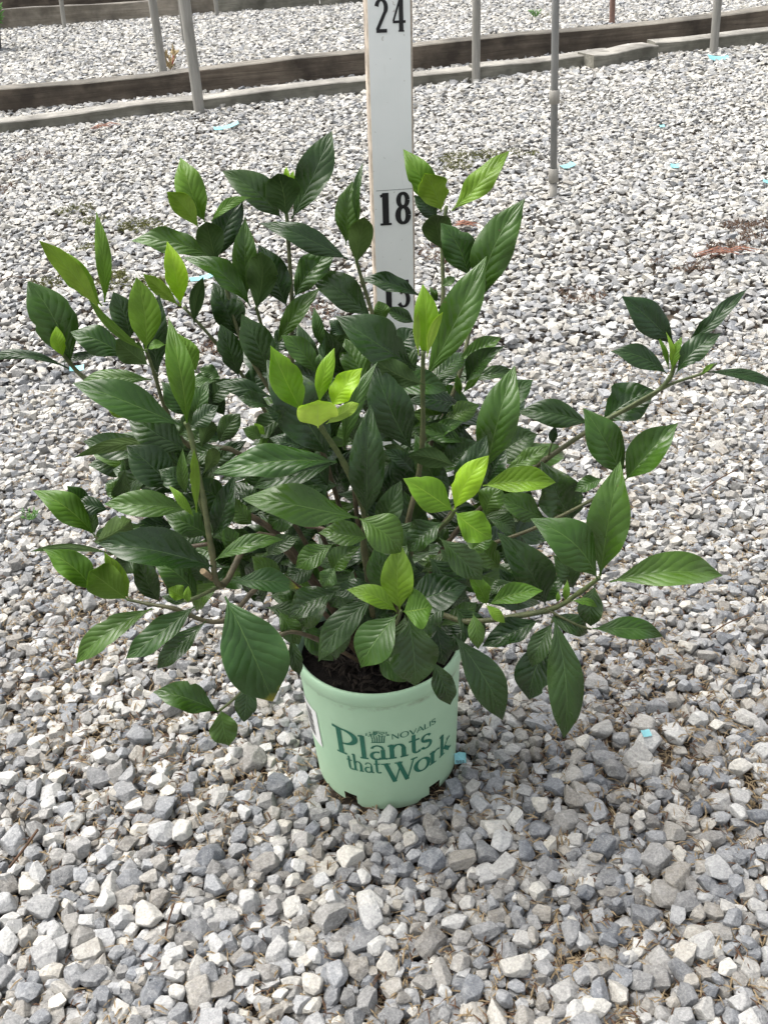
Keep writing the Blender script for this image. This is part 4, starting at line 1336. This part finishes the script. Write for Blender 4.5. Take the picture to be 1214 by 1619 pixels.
def scrap(name, px, py, Lx, ang, n, mat, label, cat, spread=.12, wd=.004, z=.012):
    c = atZ(px, py, z)
    L = Lx * depth(c) / FPX
    its = []
    for i in range(n):
        t = random.uniform(-.5, .5)
        a = R(ang) + random.gauss(0, spread)
        d_ = Vector((math.cos(a), math.sin(a), random.uniform(-.05, .12)))
        its.append((Vector((t * L * .5 * math.cos(R(ang)), t * L * .5 * math.sin(R(ang)) + random.gauss(0, .006), random.uniform(-.002, .006))) - d_ * L * .3, d_, L * random.uniform(.4, .7), wd * random.uniform(.4, 1), UP))
    V, F = [], []
    o = blades(name, its, mat, None, None)
    o.location = c
    tag(o, label, cat)
scrap('dried_frond', 1150, 401, 100, -6, 16, M['redlit'], 'russet dried frond lying on the gravel by the bare soil patch', 'dried frond', .07, .005)
scrap('dried_frond', 168, 201, 46, 4, 14, M['redlit'], 'thin russet frond lying below the low plank', 'dried frond', .1, .005)
scrap('dried_frond', 735, 357, 50, -5, 14, M['redlit'], 'short russet frond lying behind the tall shoot by the stake', 'dried frond', .2, .006)
scrap('dry_twig', 70, 440, 150, 8, 2, M['litter'], 'thin dry twig lying behind the left shoots', 'twig', .02, .004)
def twig(pts, r, label):
    P_ = [atZ(x, y, z) for x, y, z in pts]
    o = tube('dry_twig', catmull(P_, 4), [r] * (4 * (len(P_) - 1) + 1), M['litter'], None, 6)
    tag(o, label, 'twig')
twig([(15, 1372, .012), (40, 1340, .014), (60, 1312, .012)], .0012, 'straight brown twig lying on bare stones well away from the pot')
twig([(262, 1480, .012), (268, 1452, .016), (276, 1428, .012)], .0008, 'short dark twig standing among stones in front of the pot')
twig([(1120, 1005, .01), (1150, 985, .012), (1185, 972, .012)], .0007, 'fine pale twig on the straw patch right of the lower leaves')
twig([(1110, 775, .012), (1140, 755, .013), (1165, 742, .012)], .0008, 'fine grey twig lying on open gravel under the longest branch')

# small weeds
def weed(px, py, n, h, mat, label, stemmat=None, spread=.5):
    c = atZ(px, py, .004)
    its = []
    rt = empty('weed', c); WLOC[rt.name] = c.copy()
    tag(rt, label, 'weed')
    for i in range(n):
        a = random.uniform(0, 6.283)
        d_ = Vector((math.cos(a) * spread, math.sin(a) * spread, 1)).normalized()
        its.append((c + d_ * h * random.uniform(0, .7), (d_ + Vector((random.gauss(0, .4), random.gauss(0, .4), 0))), h * random.uniform(.25, .5), h * .10, Vector((0, -1, .3))))
    blades('foliage', its, mat, rt, None)
    if stemmat is not None:
        for i in range(4):
            a = random.uniform(-.5, .5)
            e = c + Vector((a * h * .6, random.uniform(-.02, .02), h * .6))
            tube('stem', [c, c + (e - c) * .5 + Vector((.004, 0, 0)), e], [h * .02] * 3, stemmat, rt, 6)
weed(50, 822, 40, .020, M['weed'], 'tiny green weed sprouting in the gravel left of the shrub', None, 1.0)
weed(270, 110, 34, .09, M['weedtan'], 'small tan weed on red stems beside the leaning pole', M['weedred'], .45)
weed(845, 28, 30, .05, M['weed'], 'low green weed far back behind the tall board', None, .9)

# potted shrub cut by the frame edge at the far left
c = atZ(-14, 82)
rt = empty('potted_shrub', c); WLOC[rt.name] = c.copy()
tag(rt, 'small yellow-green shrub in a black pot beyond the tall dark board', 'potted plant')
kk = depth(c) / FPX
pr_, ph_ = 22 * kk, 34 * kk
V, F = tube_bm([Vector((0, 0, 0)), Vector((0, 0, ph_ * .9)), Vector((0, 0, ph_ * .9)), Vector((0, 0, ph_))], [pr_ * .8, pr_ * .97, pr_ * 1.05, pr_ * 1.05], 24)
o = pyd('pot', V, F, M['blackpot'], rt, tuple(c))
its = []
for i in range(420):
    q = Vector((random.gauss(0, 1), random.gauss(0, 1), random.gauss(0, 1))).normalized() * random.random() ** .4
    p = c + Vector((q.x * pr_ * 1.3, q.y * pr_ * 1.3, ph_ + (q.z * .5 + .5) * ph_ * 1.3))
    its.append((p, q + Vector((0, 0, .5)), .03, .010, Vector((random.gauss(0, 1), -1, random.gauss(0, 1)))))
blades('foliage', its, M['weed'], rt, None)
print('leaves', NLEAF[0], 'stones', n)
